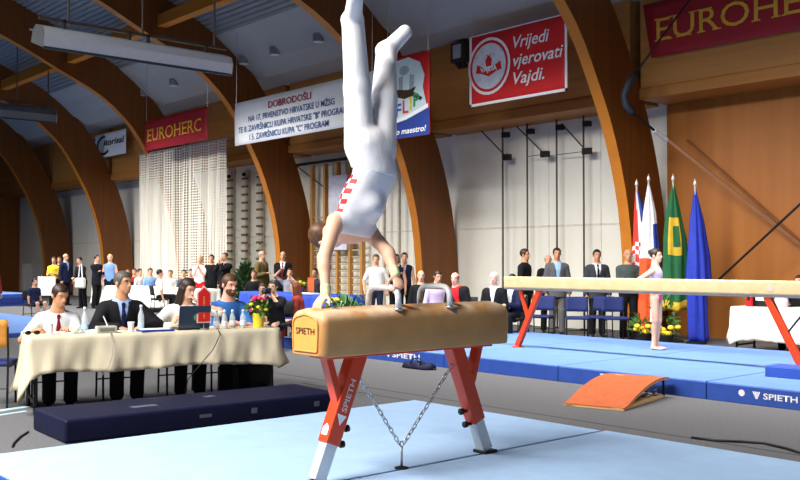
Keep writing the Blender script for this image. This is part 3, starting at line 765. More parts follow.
# diagonal brace on the veneered wall, its shadow added as a thin strip
M_strut_and_shadow = mat('brown strut and shadow strip', (126, 74, 30), .5)
a = at_y(668, 139, 16.3); b = at_y(815, 256, 17.0)
tag(MB().bar(a, b, .07, .06).build('wall_brace_or_shadow', M_strut_and_shadow), 'brown diagonal brace running down the veneered wall above the flags', 'brace')
a = at_y(688, 140, 17.03); b = at_y(740, 190, 17.03)
tag(MB().bar(a, at_y(830, 235, 17.03)+Vector((0, 0, -.6)), .03, .04).build('wall_brace_or_shadow', M_strut_and_shadow), 'thin brown diagonal strip standing in for the brace shadow on the veneered wall', 'brace')  # thin strip drawn as the shadow of the brace
a = at_y(718, 280, 16.2); b = at_y(830, 177, 16.2)
tag(MB().tube([a, b], .022, 6).build('tension_cable', M_black), 'black tension cable rising to the right in front of the veneered wall', 'cable')
# black guy cable bent around the fascia edge
pts = [at_y(703, -20, 16.0), at_y(690, 0, 15.9), at_y(660, 40, 15.6), at_y(636, 74, 15.4)]
th = [at_y(636, 74, 15.4), at_y(629, 84, 15.3), at_y(625, 95, 15.3), at_y(627, 105, 15.3), at_y(634, 113, 15.4)]
t = thing('guy_cable', 'black guy cable bent over the fascia edge beside the right arch', 'cable', (pts[2].x, 16.05, 4.4))
MB().tube(pts, .02, 6).build('upper_wire', M_black, t, world=True, smooth=True)
MB().tube(th, .075, 8).build('rubber_sleeve', mat('grey black sleeve', (44, 48, 56), .6), t, world=True, smooth=True)
MB().tube([th[-1], at_y(655, 130, 15.9)], .025, 6).build('lower_wire', M_black, t, world=True)
MB().tube([at_y(655, 130, 15.9), at_y(668, 140, 16.3)], .045, 8).build('white_end', M_white_txt, t, world=True)
# ================================================================== hanging lamps
M_refl = mat('white lamp reflector', (206, 212, 220), .4, var=.03, metal=.2)
M_tube = mat('lamp tube', (255, 250, 240), .4, emit=1.5)
def hang_lamp(label, a, b, w, h, ztop, m=M_refl, roll=-.32):
    a = Vector(a); b = Vector(b); mid = (a+b)/2
    t = thing('hanging_lamp', label, 'lamp', mid)
    d = (b-a).normalized(); x = Vector((d.y, -d.x, 0))
    sect = [(-w/2, -h/2), (-w*.46, h*.1), (-w*.28, h*.42), (w*.28, h*.42), (w*.46, h*.1), (w/2, -h/2), (w*.44, -h/2), (w*.24, h*.32), (-w*.24, h*.32), (-w*.44, -h/2)]
    cr, sr = math.cos(roll), math.sin(roll); rl = lambda p_: (p_[0]*cr-p_[1]*sr, p_[0]*sr+p_[1]*cr); sect = [rl(p_) for p_ in sect]; rm = rl((w/2, -h/2))
    q = MB(); q.prism(sect, lambda p, z: a+x*p+Vector((0, 0, z)), lambda p, z: b+x*p+Vector((0, 0, z)))
    q.build('reflector', m, t, world=True)
    for e in (a, b):
        s = 1 if e is b else -1; q = MB(); q.prism([sect[i] for i in range(6)], lambda p, z: e+x*p+Vector((0, 0, z)), lambda p, z: e+d*s*.02+x*p+Vector((0, 0, z))); q.build('end_cap', M_steel, t, world=True)
    MB().bar(a+Vector((0, 0, rm[1]))+x*rm[0], b+Vector((0, 0, rm[1]))+x*rm[0], .03, .045).build('rim', mat('dark rim', (44, 62, 76), .5), t, world=True)
    for s in (-.12, .12): MB().cyl(a+d*.1+x*s+Vector((0, 0, -h*.02)), b-d*.1+x*s+Vector((0, 0, -h*.02)), .02, n=8).build('lamp_tube', M_tube, t, world=True, smooth=True)
    MB().bar(a+Vector((0, 0, h*.42+.14)), b+Vector((0, 0, h*.42+.14)), .05, .05).build('carrier_rail', M_pole, t, world=True)
    for f in (.12, .45, .55, .88):
        p = a+(b-a)*f; MB().bar(p+Vector((0, 0, h*.4)), p+Vector((0, 0, h*.42+.16)), .05, .05).build('bracket', M_pole, t, world=True)
    for f in (.14, .52, .93):
        p = a+(b-a)*f; zz = float(np.interp(p.y, [q_[0] for q_ in reversed(EX)], [q_[1] for q_ in reversed(EX)]))-.1
        MB().cyl(p+Vector((0, 0, h*.42+.15)), Vector((p.x, p.y, zz)), .022, n=6).build('suspension_rod', M_pole, t, world=True)
a = at_d(37, 33, 16.2); b0 = at_x(225, 63, a.x)
hang_lamp('long white hanging lamp near the roof at upper left', a, (a.x, b0.y, a.z), .56, .36, 9)
p = MB().cyl((a.x-.0, a.y-.02, a.z+.05), (a.x, a.y-.16, a.z+.06), .015, n=6)
p.build('cable_gland', M_steel, bpy.data.objects['hanging_lamp'], world=True)
a = at_d(-26, 106, 30); b0 = at_x(52, 116, a.x)
hang_lamp('smaller dark hanging lamp at the far left below the roof', a, (a.x, b0.y, a.z), .7, .42, 9, mat('grey lamp reflector', (92, 98, 108), .4, var=.03))
dl = [(243, 58, 'between the arches left of the welcome banner'), (274, 48, 'above the welcome banner, the middle one of three'), (318, 34, 'above the welcome banner, nearest the handstander'), (173, 80, 'just under the long hanging lamp'), (141, 91, 'at far left above the net banner')]
def roof_z(y): return float(np.interp(y, [q_[0] for q_ in reversed(ROOF)], [q_[1] for q_ in reversed(ROOF)]))
for px, py, l in dl:
    # where the sight line meets the panelled roof
    best = min((abs(at_y(px, py, y).z-roof_z(y)), y) for y in np.linspace(11.5, 15.1, 120)); P_ = at_y(px, py, best[1]); P_.z = roof_z(P_.y)
    t = thing('ceiling_lamp', 'small round ceiling lamp '+l, 'lamp', P_, 0, 'round ceiling lamps')
    MB().cyl(P_+Vector((0, 0, .03)), P_-Vector((0, 0, .16)), .15, .14, 14).build('housing', M_grey, t, world=True, smooth=False)
    MB().lathe([(0, -.02), (.13, -.01), (.14, .0), (0, .0)], 14, P_-Vector((0, 0, .16))).build('lamp_glass', mat('pale lamp glass', (214, 216, 220), .3), t, world=True)
# ================================================================== flags
M_alu = mat('pale flag pole', (214, 210, 196), .35, metal=.3)
def flag(px, ytop, label, colour, widths, mats, Y=15.7, lean=0, ybot=330, extra=None):
    P = at_y(px, 262, Y); P.z = 0; zt = at_y(px, ytop, Y).z
    t = thing('flag', label, 'flag', P)
    MB().cyl((0, 0, .02), (0, 0, zt), .018, n=8).build('pole', M_alu, t, smooth=True)
    MB().lathe([(0, 0), (.03, .005), (.035, .04), (.02, .09), (0, .15)], 10, (0, 0, zt)).build('finial', mat('silver finial', (226, 222, 214), .3, metal=.5), t, smooth=True)
    MB().lathe([(0, 0), (.19, 0), (.19, .03), (.05, .06), (.03, .12), (0, .12)], 16).build('base_stand', M_black, t)
    widths = [(a_, b_*.8, c_*.82) for a_, b_, c_ in widths]; zs0 = zt-.06; zs1 = at_y(px, ybot, Y).z
    NA, NZ = 40, 30; q = MB(); rr = random.Random(int(px)); p1, p2 = rr.uniform(0, 6), rr.uniform(0, 6)
    for k in range(NZ+1):
        g = k/NZ; z = zs0+(zs1-zs0)*g
        cx, hw = [float(np.interp(g, [w_[0] for w_ in widths], [w_[j] for w_ in widths])) for j in (1, 2)]
        for i in range(NA):
            a = 2*PI*i/NA; r = 1+.16*math.sin(a*7+p1+g*2.2)+.08*math.sin(a*11+p2-g*3)
            dx = math.cos(a)*hw*r+cx; dy = math.sin(a)*min(hw*.55, .14)*r
            v = RT*dx + Vector((VD.x, VD.y, 0))*dy
            q.v.append(Vector((v.x, v.y, z+.03*math.sin(a*3+p1)*g)))
    for k in range(NZ):
        for i in range(NA):
            l = (i+1) % NA; q.f.append([k*NA+i, k*NA+l, (k+1)*NA+l, (k+1)*NA+i])
            a = 2*PI*(i+.5)/NA; q.m.append(colour(math.cos(a), (k+.5)/NZ, -math.sin(a)))
    q.f.append(list(range(NA))); q.m.append(colour(0, 0, 1)); q.f.append([NZ*NA+i for i in range(NA)]); q.m.append(colour(0, 1, 1))
    q.build('flag_cloth', mats, t, smooth=True)
    return t
F_red = mat('flag red', (224, 50, 34), .7); F_white = mat('flag white', (236, 236, 238), .7); F_blue = mat('flag blue', (40, 62, 150), .7)
F_green = mat('flag green', (22, 92, 50), .7, var=.12); F_yel = mat('flag gold', (206, 170, 40), .7); F_royal = mat('flag royal blue', (30, 52, 170), .6, var=.12); F_or = mat('flag orange red', (232, 88, 40), .7)
def c_cro(u, g, f):
    if g > .42 and u < -.1 and g < .72: return (int(g*36)+int((u+1)*7)) % 2
    s = u+.35-g*.5
    return 0 if s < -.25 else (1 if s < .3 else 2)
flag(637, 186, 'red, white and blue flag with red checks, leftmost of the four flags', c_cro, [(0, 0, .02), (.15, .05, .10), (.4, .12, .20), (.7, .16, .26), (1, .12, .2)], [F_red, F_white, F_blue], ybot=312)
def c_zg(u, g, f):
    if g > .5 and u < .15-(g-.5)*.4: return 0
    if u > .35 and g > .25: return 2
    return 1
flag(649, 181, 'white, blue and orange flag, second of the four from the left', c_zg, [(0, 0, .02), (.2, .02, .14), (.5, .02, .23), (1, -.02, .22)], [F_or, F_white, F_blue], ybot=333)
def c_gr(u, g, f):
    if g > .93: return 1
    d = max(abs(u+.05)*.95, abs(g-.42)*4.2)
    if f > 0 and .30 < d < .62: return 1
    return 0
flag(673.5, 181, 'dark green flag with a golden square and fringe, beside the blue flag', c_gr, [(0, 0, .02), (.2, .0, .14), (.45, .03, .25), (.8, .05, .27), (1, .03, .3)], [F_green, F_yel], ybot=309)
flag(695.5, 186, 'royal blue flag, rightmost of the four flags', lambda u, g, f: 0, [(0, 0, .02), (.2, .03, .13), (.45, .06, .22), (.62, .07, .25), (.7, .03, .2), (1, .06, .21)], [F_royal], ybot=341)
# ================================================================== foliage helper
def leafy(name, parent, c, r, n, m, seed, leaf=.08, up=.3, world=True, aspect=.35):
    rr = random.Random(seed); q = MB(); c = Vector(c)
    for i in range(n):
        d = Vector((rr.gauss(0, 1), rr.gauss(0, 1), rr.gauss(0, 1))).normalized(); p = c+Vector((d.x*r[0], d.y*r[1], d.z*r[2]))*rr.uniform(.25, 1)
        ax = (d+Vector((rr.uniform(-.6, .6), rr.uniform(-.6, .6), up+rr.uniform(-.3, .3)))).normalized(); sd = ax.cross(Vector((rr.uniform(-1, 1), rr.uniform(-1, 1), .3))).normalized(); l = leaf*rr.uniform(.6, 1.3)
        nn = ax.cross(sd); w_ = l*aspect
        q.add([p, p+ax*l*.45+sd*w_+nn*l*.06, p+ax*l, p+ax*l*.45-sd*w_+nn*l*.06], [(0, 1, 2, 3)])
    return q.build(name, m, parent, world=world, fix=False)
M_leaf = mat('dark green leaves', (44, 84, 34), .5, var=.35, scale=30, c2=(70, 112, 46))
M_leaf2 = mat('conifer needles', (38, 66, 34), .6, c2=(58, 90, 48), scale=25)
M_yflower = mat('yellow petals', (240, 206, 40), .6, c2=(250, 224, 70), scale=20)
M_pink = mat('pink petals', (226, 50, 120), .6)
M_ypot = mat('yellow wrapped pot', (232, 206, 50), .5)
M_bluepot = mat('blue pot', (40, 70, 180), .4)
def pot(parent, m, r=.1, h=.18, z=0):
    return MB().lathe([(0, z), (r*.72, z), (r*.95, z+h*.85), (r, z+h*.86), (r, z+h), (r*.86, z+h), (r*.8, z+h*.86), (0, z+h*.86)], 18).build('pot', m, parent, smooth=False)
# conifer by the blue-cloth table
P = at_y(246, 280, 14.6); P.z = 0
t = thing('potted_conifer', 'dark potted conifer standing left of the blue-clothed table', 'plant', P)
pot(t, M_black, .2, .34); MB().cyl((0, 0, .3), (0, 0, 1.2), .025, n=6).build('trunk', M_post, t)
for i, (z, r) in enumerate(((.55, .34), (.8, .33), (1.05, .27), (1.25, .17))): leafy('foliage', t, (0, 0, z), (r, r, .2), 240, M_leaf2, 20+i, .16, .8, world=False, aspect=.2)
MB().cyl((0, 0, 1.0), (0, 0, 1.42), .02, .005, 6).build('leader', M_leaf2, t)
# fern and flowers on a blue stand behind the horse
P = at_z(347, 305, .45)
P = at_d(347, 300, 17.5); P.z = 0
t = thing('potted_fern', 'green arching potted fern in a blue pot behind the pommel horse', 'plant', P)
pot(t, M_bluepot, .17, .42)
q = MB(); rr = random.Random(4)
for i in range(46):
    a = rr.uniform(0, 2*PI); ln = rr.uniform(.3, .55); h = rr.uniform(.25, .5); prev = None
    for k in range(7):
        s = k/6; p = Vector((math.cos(a)*ln*s, math.sin(a)*ln*s, .4+h*math.sin(s*2.2)*1.1)); w_ = .035*(1-s)+.006; sd = Vector((-math.sin(a), math.cos(a), 0))*w_
        if prev: q.add([prev[0], prev[1], p+sd, p-sd], [(0, 1, 2, 3)])
        prev = (p-sd, p+sd)
q.build('fronds', M_leaf, t, fix=False)
P2 = at_d(336, 298, 18.2); P2.z = 0
t = thing('flower_pot', 'white and yellow flowers in a blue pot left of the fern', 'plant', P2)
pot(t, M_bluepot, .15, .55); leafy('leaves', t, (0, 0, .66), (.2, .2, .12), 90, M_leaf, 41, .12, world=False)
for i in range(9):
    a = i*2.4; MB().ball((.14*math.cos(a)*(i % 3)*.6, .14*math.sin(a)*(i % 3)*.6, .74+.05*(i % 2)), (.06, .06, .04), 8).build('blossom', M_yflower if i % 2 else F_white, t, smooth=True)
# plants at the foot of the flags
for k, (px, l, hgt) in enumerate(((643, 'low yellow flowers left of the young gymnast by the flag stands', .3), (665, 'low yellow flowers with tall leaves right of the young gymnast', .95))):
    P = at_y(px, 262, 14.9); P.z = 0
    t = thing('flower_pot', l, 'plant', P, 0)
    pot(t, M_black, .16, .2); leafy('leaves', t, (0, 0, .2+hgt*.42), (.2, .2, hgt*.45), 70, M_leaf, 50+k, .18, world=False, aspect=.15)
    for i in range(10):
        a = i*2.4; MB().ball((.22*math.cos(a)*(.3+(i % 3)*.35), .22*math.sin(a)*(.3+(i % 3)*.35), .22+.06*(i % 3)), (.06, .06, .045), 8).build('blossom', M_yflower, t, smooth=True)
# ================================================================== cloth-covered tables
M_cloth = mat('ivory tablecloth', (198, 187, 162), .85, var=.03, scale=6)
M_clothw = mat('white tablecloth', (240, 238, 230), .85, var=.03, scale=6)
M_clothb = mat('blue tablecloth', (44, 74, 190), .8, var=.06, scale=6)
M_tleg = mat('dark table leg', (34, 32, 34), .4)
def cloth_table(label, clabel, Lx, Wy, zt, drops, m, loc, rz, group=None, seed=1, corner=True, amp=.036):
    """table local frame: x along the length, -y the front; the cloth is a thing of its own"""
    t = thing('table', label, 'table', loc, rz)
    MB().box((0, 0, zt-.015), (Lx, Wy, .03)).build('tabletop', M_post, t, bevel=.004)
    for sx in (-1, 1):
        for sy in (-1, 1): MB().cyl((sx*(Lx/2-.06), sy*(Wy/2-.06), 0), (sx*(Lx/2-.06), sy*(Wy/2-.06), zt-.03), .021, n=8).build('leg', M_tleg, t, smooth=True)
        MB().bar((sx*(Lx/2-.06), -Wy/2+.06, .12), (sx*(Lx/2-.06), Wy/2-.06, .12), .02, .03).build('cross_bar', M_tleg, t)
    c = tag(bpy.data.objects.new('tablecloth', None), clabel, 'tablecloth'); bpy.data.objects.remove(c)
    # perimeter path of the cloth's edge, corner to corner; every perimeter point falls in folds
    e = .006; hx, hy = Lx/2+e, Wy/2+e; per = []
    def side(a, b, n, nrm, drop):
        for i in range(n):
            f = i/n; per.append((Vector(a).lerp(Vector(b), f), nrm, drop, f, (Vector(b)-Vector(a)).length))
    dF, dR, dB, dL = drops
    nl = max(24, int(Lx*30)); nw = max(12, int(Wy*30))
    side((-hx, -hy, 0), (hx, -hy, 0), nl, Vector((0, -1, 0)), dF); side((hx, -hy, 0), (hx, hy, 0), nw, Vector((1, 0, 0)), dR)
    side((hx, hy, 0), (-hx, hy, 0), nl, Vector((0, 1, 0)), dB); side((-hx, hy, 0), (-hx, -hy, 0), nw, Vector((-1, 0, 0)), dL)
    rr = random.Random(seed); p1, p2, p3 = (rr.uniform(0, 6) for _ in range(3)); N = len(per); NV = 9; rows = []
    for k in range(NV+1):
        g = k/NV; row = []
        for i, (p, nr, dr, f, ln) in enumerate(per):
            nxt = per[(i+1) % N][2]; prv = per[i-1][2]
            s = f*ln; ed = min(f, 1-f)*ln
            fold = .7*math.sin(s*11+p1+g*2.2)+.5*math.sin(s*23+p2-g*1.6)+.5*math.sin(s*5+p3-g*2.5)+.25*math.sin(s*41+p1+g*3)
            cor = math.exp(-(ed/.10)**2) if corner else 0
            d = dr*(1+.035*math.sin(s*4+p2)) + cor*.06
            out = .012 + (amp*fold*(g**.8)+amp*1.2*g) + cor*.05*g
            z = zt+.004-d*g if k else zt+.004
            row.append(Vector((p.x+nr.x*out*(k > 0), p.y+nr.y*out*(k > 0), z)))
        rows.append(row)
    q = MB(); q.v = [v for r in rows for v in r]
    for k in range(NV):
        for i in range(N):
            l = (i+1) % N; q.f.append([k*N+i, (k+1)*N+i, (k+1)*N+l, k*N+l]); q.m.append(0)
    q.f.append([i for i in range(N)]); q.m.append(0)
    o = q.build('tablecloth', m, None, smooth=True, thick=.004)
    o.data.polygons[len(q.f)-1].use_smooth = False
    o.location = loc; o.rotation_euler = (0, 0, rz); o.matrix_basis = Matrix.Translation(Vector(loc)) @ Matrix.Rotation(rz, 4, 'Z')
    tag(o, clabel, 'tablecloth')
    return t, o
JA = at_z(31, 336.5, .775); JB = at_z(279, 328, .775); JA.z = JB.z = 0
JD = (JB-JA).normalized(); JN = Vector((-JD.y, JD.x, 0)); JN = JN if JN.x < 0 else -JN      # JN points to the judges' side
JL = (JB-JA).length; JW = .72; JT = .775
jc = JA+JD*(JL/2)+JN*(JW/2)
jt, jcl = cloth_table('long judges table with dark legs, behind the navy crash mat', 'ivory tablecloth hanging over the judges table', JL, JW, JT, (.37, .34, .3, .6), M_cloth, jc, math.atan2(JD.y, JD.x), seed=5)
def TP(s, tt, z=0.0): return JA+JD*s+JN*tt+Vector((0, 0, JT+.006+z))
def table_px(px, tt):                # point on the table at offset tt from the front edge, under a pixel column
    best = None
    for i in range(0, 401):
        s = -.1+(JL+.2)*i/400; p = TP(s, tt); d = p.dot(VD); u = 400+FPX*p.dot(RT)/d
        if best is None or abs(u-px) < best[0]: best = (abs(u-px), s)
    return TP(best[1], tt)
JRZ = math.atan2(JD.y, JD.x)
# right-hand table, table with the children, blue table
A_ = at_z(731, 306.5, .76); Lr = 2.4
cloth_table('table half hidden under a white cloth beyond the balance beam', 'white cloth over the table beyond the right end of the beam', Lr, .7, .76, (.56, .5, .5, .5), M_clothw, (A_.x+Lr/2, A_.y+.35, 0), 0, seed=9)
A_ = at_z(93, 285, .74); B_ = at_z(176, 290, .74)
KT = cloth_table('long table of the waiting children in front of the net', 'white cloth over the long table of the waiting children', B_.x-A_.x, .75, .74, (.6, .5, .4, .5), M_clothw, ((A_.x+B_.x)/2, A_.y+.375, 0), 0, seed=11)
A_ = at_z(241, 291.5, .75); B_ = at_z(331, 296, .75)
BT_ = cloth_table('table with a blue cloth in front of two standing men', 'bright blue cloth over the table in front of two standing men', B_.x-A_.x, .7, .75, (.6, .5, .4, .5), M_clothb, ((A_.x+B_.x)/2, A_.y+.35, 0), 0, seed=13)
btx0, btx1, bty = A_.x, B_.x, A_.y
# ================================================================== chairs
M_cfab = mat('blue chair fabric', (26, 40, 96), .8, var=.1, scale=20)
M_cfab2 = mat('black chair fabric', (30, 30, 34), .8, var=.1)
def make_chair(name, label, fab, backm, loc, rz, group, dark=M_black):
    t = thing(name, label, 'chair', loc, rz, group)         # faces -y
    MB().box((0, -.01, .45), (.44, .42, .05)).build('seat', fab, t, bevel=.02)
    q = MB(); P = []
    for i in range(9):
        x = -.21+.42*i/8; P.append([(x, .20+.03*(1-(x/.21)**2)+(z-.55)*.18, z) for z in (.56, .62, .70, .78, .84)])
    q.grid(P); q.build('backrest', backm, t, smooth=True, thick=.03)
    for sx in (-1, 1):
        MB().tube([(sx*.20, -.20, 0), (sx*.20, -.18, .43)], .012, 6).build('leg', dark, t)
        MB().tube([(sx*.20, .22, 0), (sx*.20, .19, .43), (sx*.205, .21, .58), (sx*.205, .25, .84)], .012, 6).build('leg', dark, t)
        MB().tube([(sx*.20, -.18, .42), (sx*.20, .19, .42)], .011, 6).build('side_rail', dark, t)
    MB().tube([(-.2, .2, .2), (.2, .2, .2)], .009, 6).build('stretcher', dark, t)
    return t
def rz_to(dx, dy): return math.atan2(dx, -dy)
# ================================================================== figures: a signed-distance body turned into one surface
class Field:
    def __init__(s): s.pr = []; s.clip = []; s.cut = []
    def cone(s, a, b, ra, rb=None, flat=None, k=None):
        s.pr.append(('c', np.array(a, float), np.array(b, float), ra, ra if rb is None else rb, flat, k)); return s
    def ell(s, c, r, R=None, k=None):
        s.pr.append(('e', np.array(c, float), np.array(r, float), None if R is None else np.array(R, float), k)); return s
    def mesh(s, vox, infl=0.0, k=.02, lo=None):
        bbs = []
        for p in s.pr:
            if p[0] == 'c':
                r = max(p[3], p[4])+infl; bbs.append((np.minimum(p[1], p[2])-r, np.maximum(p[1], p[2])+r))
            else:
                r = p[2].max()+infl; bbs.append((p[1]-r, p[1]+r))
        mn = np.min([b[0] for b in bbs], 0)-3*vox; mx = np.max([b[1] for b in bbs], 0)+3*vox
        n = np.ceil((mx-mn)/vox).astype(int)+1
        D = np.full(n, 1.0, np.float32)
        ax = [mn[i]+vox*np.arange(n[i]) for i in range(3)]
        for p, (b0, b1) in zip(s.pr, bbs):
            kk = p[-1] if p[-1] is not None else k
            mg = kk+2*vox+.01
            i0 = np.maximum(0, np.floor((b0-mg-mn)/vox).astype(int)); i1 = np.minimum(n, np.ceil((b1+mg-mn)/vox).astype(int)+1)
            X = ax[0][i0[0]:i1[0]][:, None, None]; Y = ax[1][i0[1]:i1[1]][None, :, None]; Z = ax[2][i0[2]:i1[2]][None, None, :]
            if p[0] == 'c':
                a, b, ra, rb, fl = p[1:6]
                qx, qy, qz = X-a[0], Y-a[1], Z-a[2]; d = b-a
                if fl is not None:
                    nv, f = np.array(fl[0], float), fl[1]; nv = nv/np.linalg.norm(nv); e = (1/f-1)
                    dt = qx*nv[0]+qy*nv[1]+qz*nv[2]; qx = qx+e*dt*nv[0]; qy = qy+e*dt*nv[1]; qz = qz+e*dt*nv[2]
                    d = d+e*np.dot(d, nv)*nv
                h = np.clip((qx*d[0]+qy*d[1]+qz*d[2])/max(1e-9, d.dot(d)), 0, 1)
                v = np.sqrt((qx-h*d[0])**2+(qy-h*d[1])**2+(qz-h*d[2])**2)-(ra+(rb-ra)*h)
                if fl is not None: v = v*(.5+.5*fl[1])
            else:
                c, r, R = p[1:4]
                qx, qy, qz = X-c[0], Y-c[1], Z-c[2]
                if R is not None:
                    qx, qy, qz = (qx*R[0][i]+qy*R[1][i]+qz*R[2][i] for i in range(3))
                k0 = np.sqrt((qx/r[0])**2+(qy/r[1])**2+(qz/r[2])**2); k1 = np.sqrt((qx/r[0]**2)**2+(qy/r[1]**2)**2+(qz/r[2]**2)**2)+1e-9
                v = k0*(k0-1)/k1
            v = v-infl
            S = D[i0[0]:i1[0], i0[1]:i1[1], i0[2]:i1[2]]
            if kk > 0:
                h = np.maximum(kk-np.abs(S-v), 0)/kk; S[...] = np.minimum(S, v)-h*h*kk/4
            else: S[...] = np.minimum(S, v)
        X = ax[0][:, None, None]; Y = ax[1][None, :, None]; Z = ax[2][None, None, :]
        for (pt, nv) in s.clip:
            D = np.maximum(D, ((X-pt[0])*nv[0]+(Y-pt[1])*nv[1]+(Z-pt[2])*nv[2]).astype(np.float32))
        for planes in s.cut:                      # convex region removed
            W = None
            for (pt, nv) in planes:
                d = (X-pt[0])*nv[0]+(Y-pt[1])*nv[1]+(Z-pt[2])*nv[2]; W = d if W is None else np.maximum(W, d)
            D = np.maximum(D, -W.astype(np.float32))
        D[0], D[-1] = 1, 1; D[:, 0], D[:, -1] = 1, 1; D[:, :, 0], D[:, :, -1] = 1, 1
        return surf_net(D, mn, vox)
def surf_net(D, org, vox):
    I = D < 0
    nx, ny, nz = D.shape
    S = np.zeros((nx-1, ny-1, nz-1), np.uint8)
    for a in (0, 1):
        for b in (0, 1):
            for c in (0, 1): S += I[a:nx-1+a, b:ny-1+b, c:nz-1+c]
    act = np.argwhere((S > 0) & (S < 8)); idx = np.full(S.shape, -1, np.int64)
    if len(act) == 0: return None
    i, j, k = act.T; idx[i, j, k] = np.arange(len(act))
    pos = np.zeros((len(act), 3)); cnt = np.zeros(len(act))
    cor = {(a, b, c): D[i+a, j+b, k+c] for a in (0, 1) for b in (0, 1) for c in (0, 1)}
    for axis in range(3):
        for u in (0, 1):
            for v in (0, 1):
                c0 = [0, 0, 0]; o = [q for q in range(3) if q != axis]; c0[o[0]] = u; c0[o[1]] = v; c1 = list(c0); c1[axis] = 1
                A = cor[tuple(c0)]; B = cor[tuple(c1)]; m = (A < 0) != (B < 0)
                t = np.where(m, A/np.where(m, A-B, 1), 0); P = np.array(c0, float)[None, :].repeat(len(act), 0); P[:, axis] += t
                pos[m] += P[m]; cnt[m] += 1
    V = (act+pos/np.maximum(cnt, 1)[:, None])*vox+org
    F = []
    for axis in range(3):
        o1, o2 = (axis+1) % 3, (axis+2) % 3
        sl0 = [slice(None)]*3; sl1 = [slice(None)]*3; sl0[axis] = slice(0, -1); sl1[axis] = slice(1, None)
        A = I[tuple(sl0)]; B = I[tuple(sl1)]; e = np.argwhere(A != B)
        e = e[(e[:, o1] > 0) & (e[:, o2] > 0) & (e[:, o1] < D.shape[o1]-1) & (e[:, o2] < D.shape[o2]-1)]
        ins = A[e[:, 0], e[:, 1], e[:, 2]]
        q = []
        for d1, d2 in ((-1, -1), (0, -1), (0, 0), (-1, 0)):
            c = e.copy(); c[:, o1] += d1; c[:, o2] += d2; q.append(idx[c[:, 0], c[:, 1], c[:, 2]])
        q = np.stack(q, 1); q[~ins] = q[~ins][:, ::-1]; F.append(q)
    return V, np.concatenate(F)
def np_mesh(name, VF, m, parent, smooth=True):
    V, F = VF; me = bpy.data.meshes.new(name)
    me.vertices.add(len(V)); me.vertices.foreach_set('co', V.astype(np.float32).ravel())
    me.loops.add(F.size); me.loops.foreach_set('vertex_index', F.astype(np.int32).ravel())
    me.polygons.add(len(F)); me.polygons.foreach_set('loop_start', np.arange(0, F.size, 4, dtype=np.int32)); me.polygons.foreach_set('loop_total', np.full(len(F), 4, np.int32))
    me.polygons.foreach_set('use_smooth', np.ones(len(F), bool))
    me.update(calc_edges=True); me.validate()
    for q in (m if isinstance(m, (list, tuple)) else [m]): me.materials.append(q)
    o = bpy.data.objects.new(name, me); COL.objects.link(o); o.parent = parent
    return o
def skin(n, c): return mat('skin '+n, c, .55, var=.04, scale=12, spec=.35)
SK = {'fair': skin('fair', (226, 178, 150)), 'mid': skin('mid', (212, 160, 128)), 'tan': skin('tan', (196, 142, 108)), 'pink': skin('pink', (228, 170, 148))}
def cl(n, c, r=.85): return mat(n+' cloth', c, r, var=.06, scale=14, spec=.15, bump=.1, bscale=30)
HAIRC = {'black': mat('black hair', (24, 20, 18), .5, var=.2, scale=40), 'dark': mat('dark brown hair', (46, 32, 24), .5, var=.25, scale=40), 'brown': mat('brown hair', (88, 60, 38), .5, var=.25, scale=40),
         'grey': mat('grey hair', (150, 146, 140), .6, var=.2, scale=40), 'steel': mat('dark greying hair', (84, 78, 72), .55, var=.3, scale=60), 'white': mat('white hair', (212, 208, 200), .6, var=.1, scale=40), 'blond': mat('blond hair', (214, 184, 120), .5, var=.15, scale=40), 'red': mat('auburn hair', (112, 56, 32), .5, var=.2, scale=40)}
M_eye = mat('eye white', (236, 234, 230), .3, var=.01); M_iris = mat('dark iris', (40, 30, 24), .2); M_lip = mat('lip', (178, 104, 92), .5); M_shoe = mat('black shoe leather', (20, 20, 22), .35)
def ik(a, c, l1, l2, pole):
    a = Vector(a); c = Vector(c); d = c-a; L = d.length
    if L > (l1+l2)*.995: c = a+d*((l1+l2)*.995/L); d = c-a; L = d.length
    x = (l1*l1-l2*l2+L*L)/(2*L); h = math.sqrt(max(0, l1*l1-x*x)); u = d/L; p = Vector(pole); p = (p-u*p.dot(u)).normalized()
    return a+u*x+p*h, c
def hand(F, w, fw, palm, thumb, s=1, curl=.5, rmin=.0075, spread=1.0):
    """palm and five fingers; fw = along the hand, palm = way the palm faces, thumb = side of the thumb"""
    w = Vector(w); fw = Vector(fw).normalized(); palm = Vector(palm); palm = (palm-fw*palm.dot(fw)).normalized(); sd = fw.cross(palm)
    sd = sd if sd.dot(Vector(thumb)) > 0 else -sd
    rf = max(.0085*s, rmin)
    F.cone(w+fw*.012*s, w+fw*.082*s, .034*s, .040*s, flat=(palm, .38), k=.012)
    for i, (off, ln, st) in enumerate(((.030, .072, .085), (.010, .082, .090), (-.010, .076, .087), (-.029, .060, .078))):
        b = w+fw*st*s*.95+sd*off*s; d1 = (fw+sd*(off*2.2*spread)); d1.normalize()
        c1 = math.cos(curl*.8); s1 = math.sin(curl*.8); c2 = math.cos(curl*1.9); s2 = math.sin(curl*1.9)
        m = b+(d1*c1+palm*s1)*ln*.52*s; e = m+(d1*c2+palm*s2)*ln*.5*s
        F.cone(b-fw*.02*s, m, rf*1.05, rf, k=.006); F.cone(m, e, rf, rf*.8, k=.004)
    b = w+fw*.025*s+sd*.028*s; m = b+(fw*.55+sd*.75+palm*.25).normalized()*.045*s; e = m+(fw*.85+sd*.3+palm*(.25+curl*.5)).normalized()*.034*s
    F.cone(b, m, rf*1.5, rf*1.15, k=.01); F.cone(m, e, rf*1.15, rf*.85, k=.005)
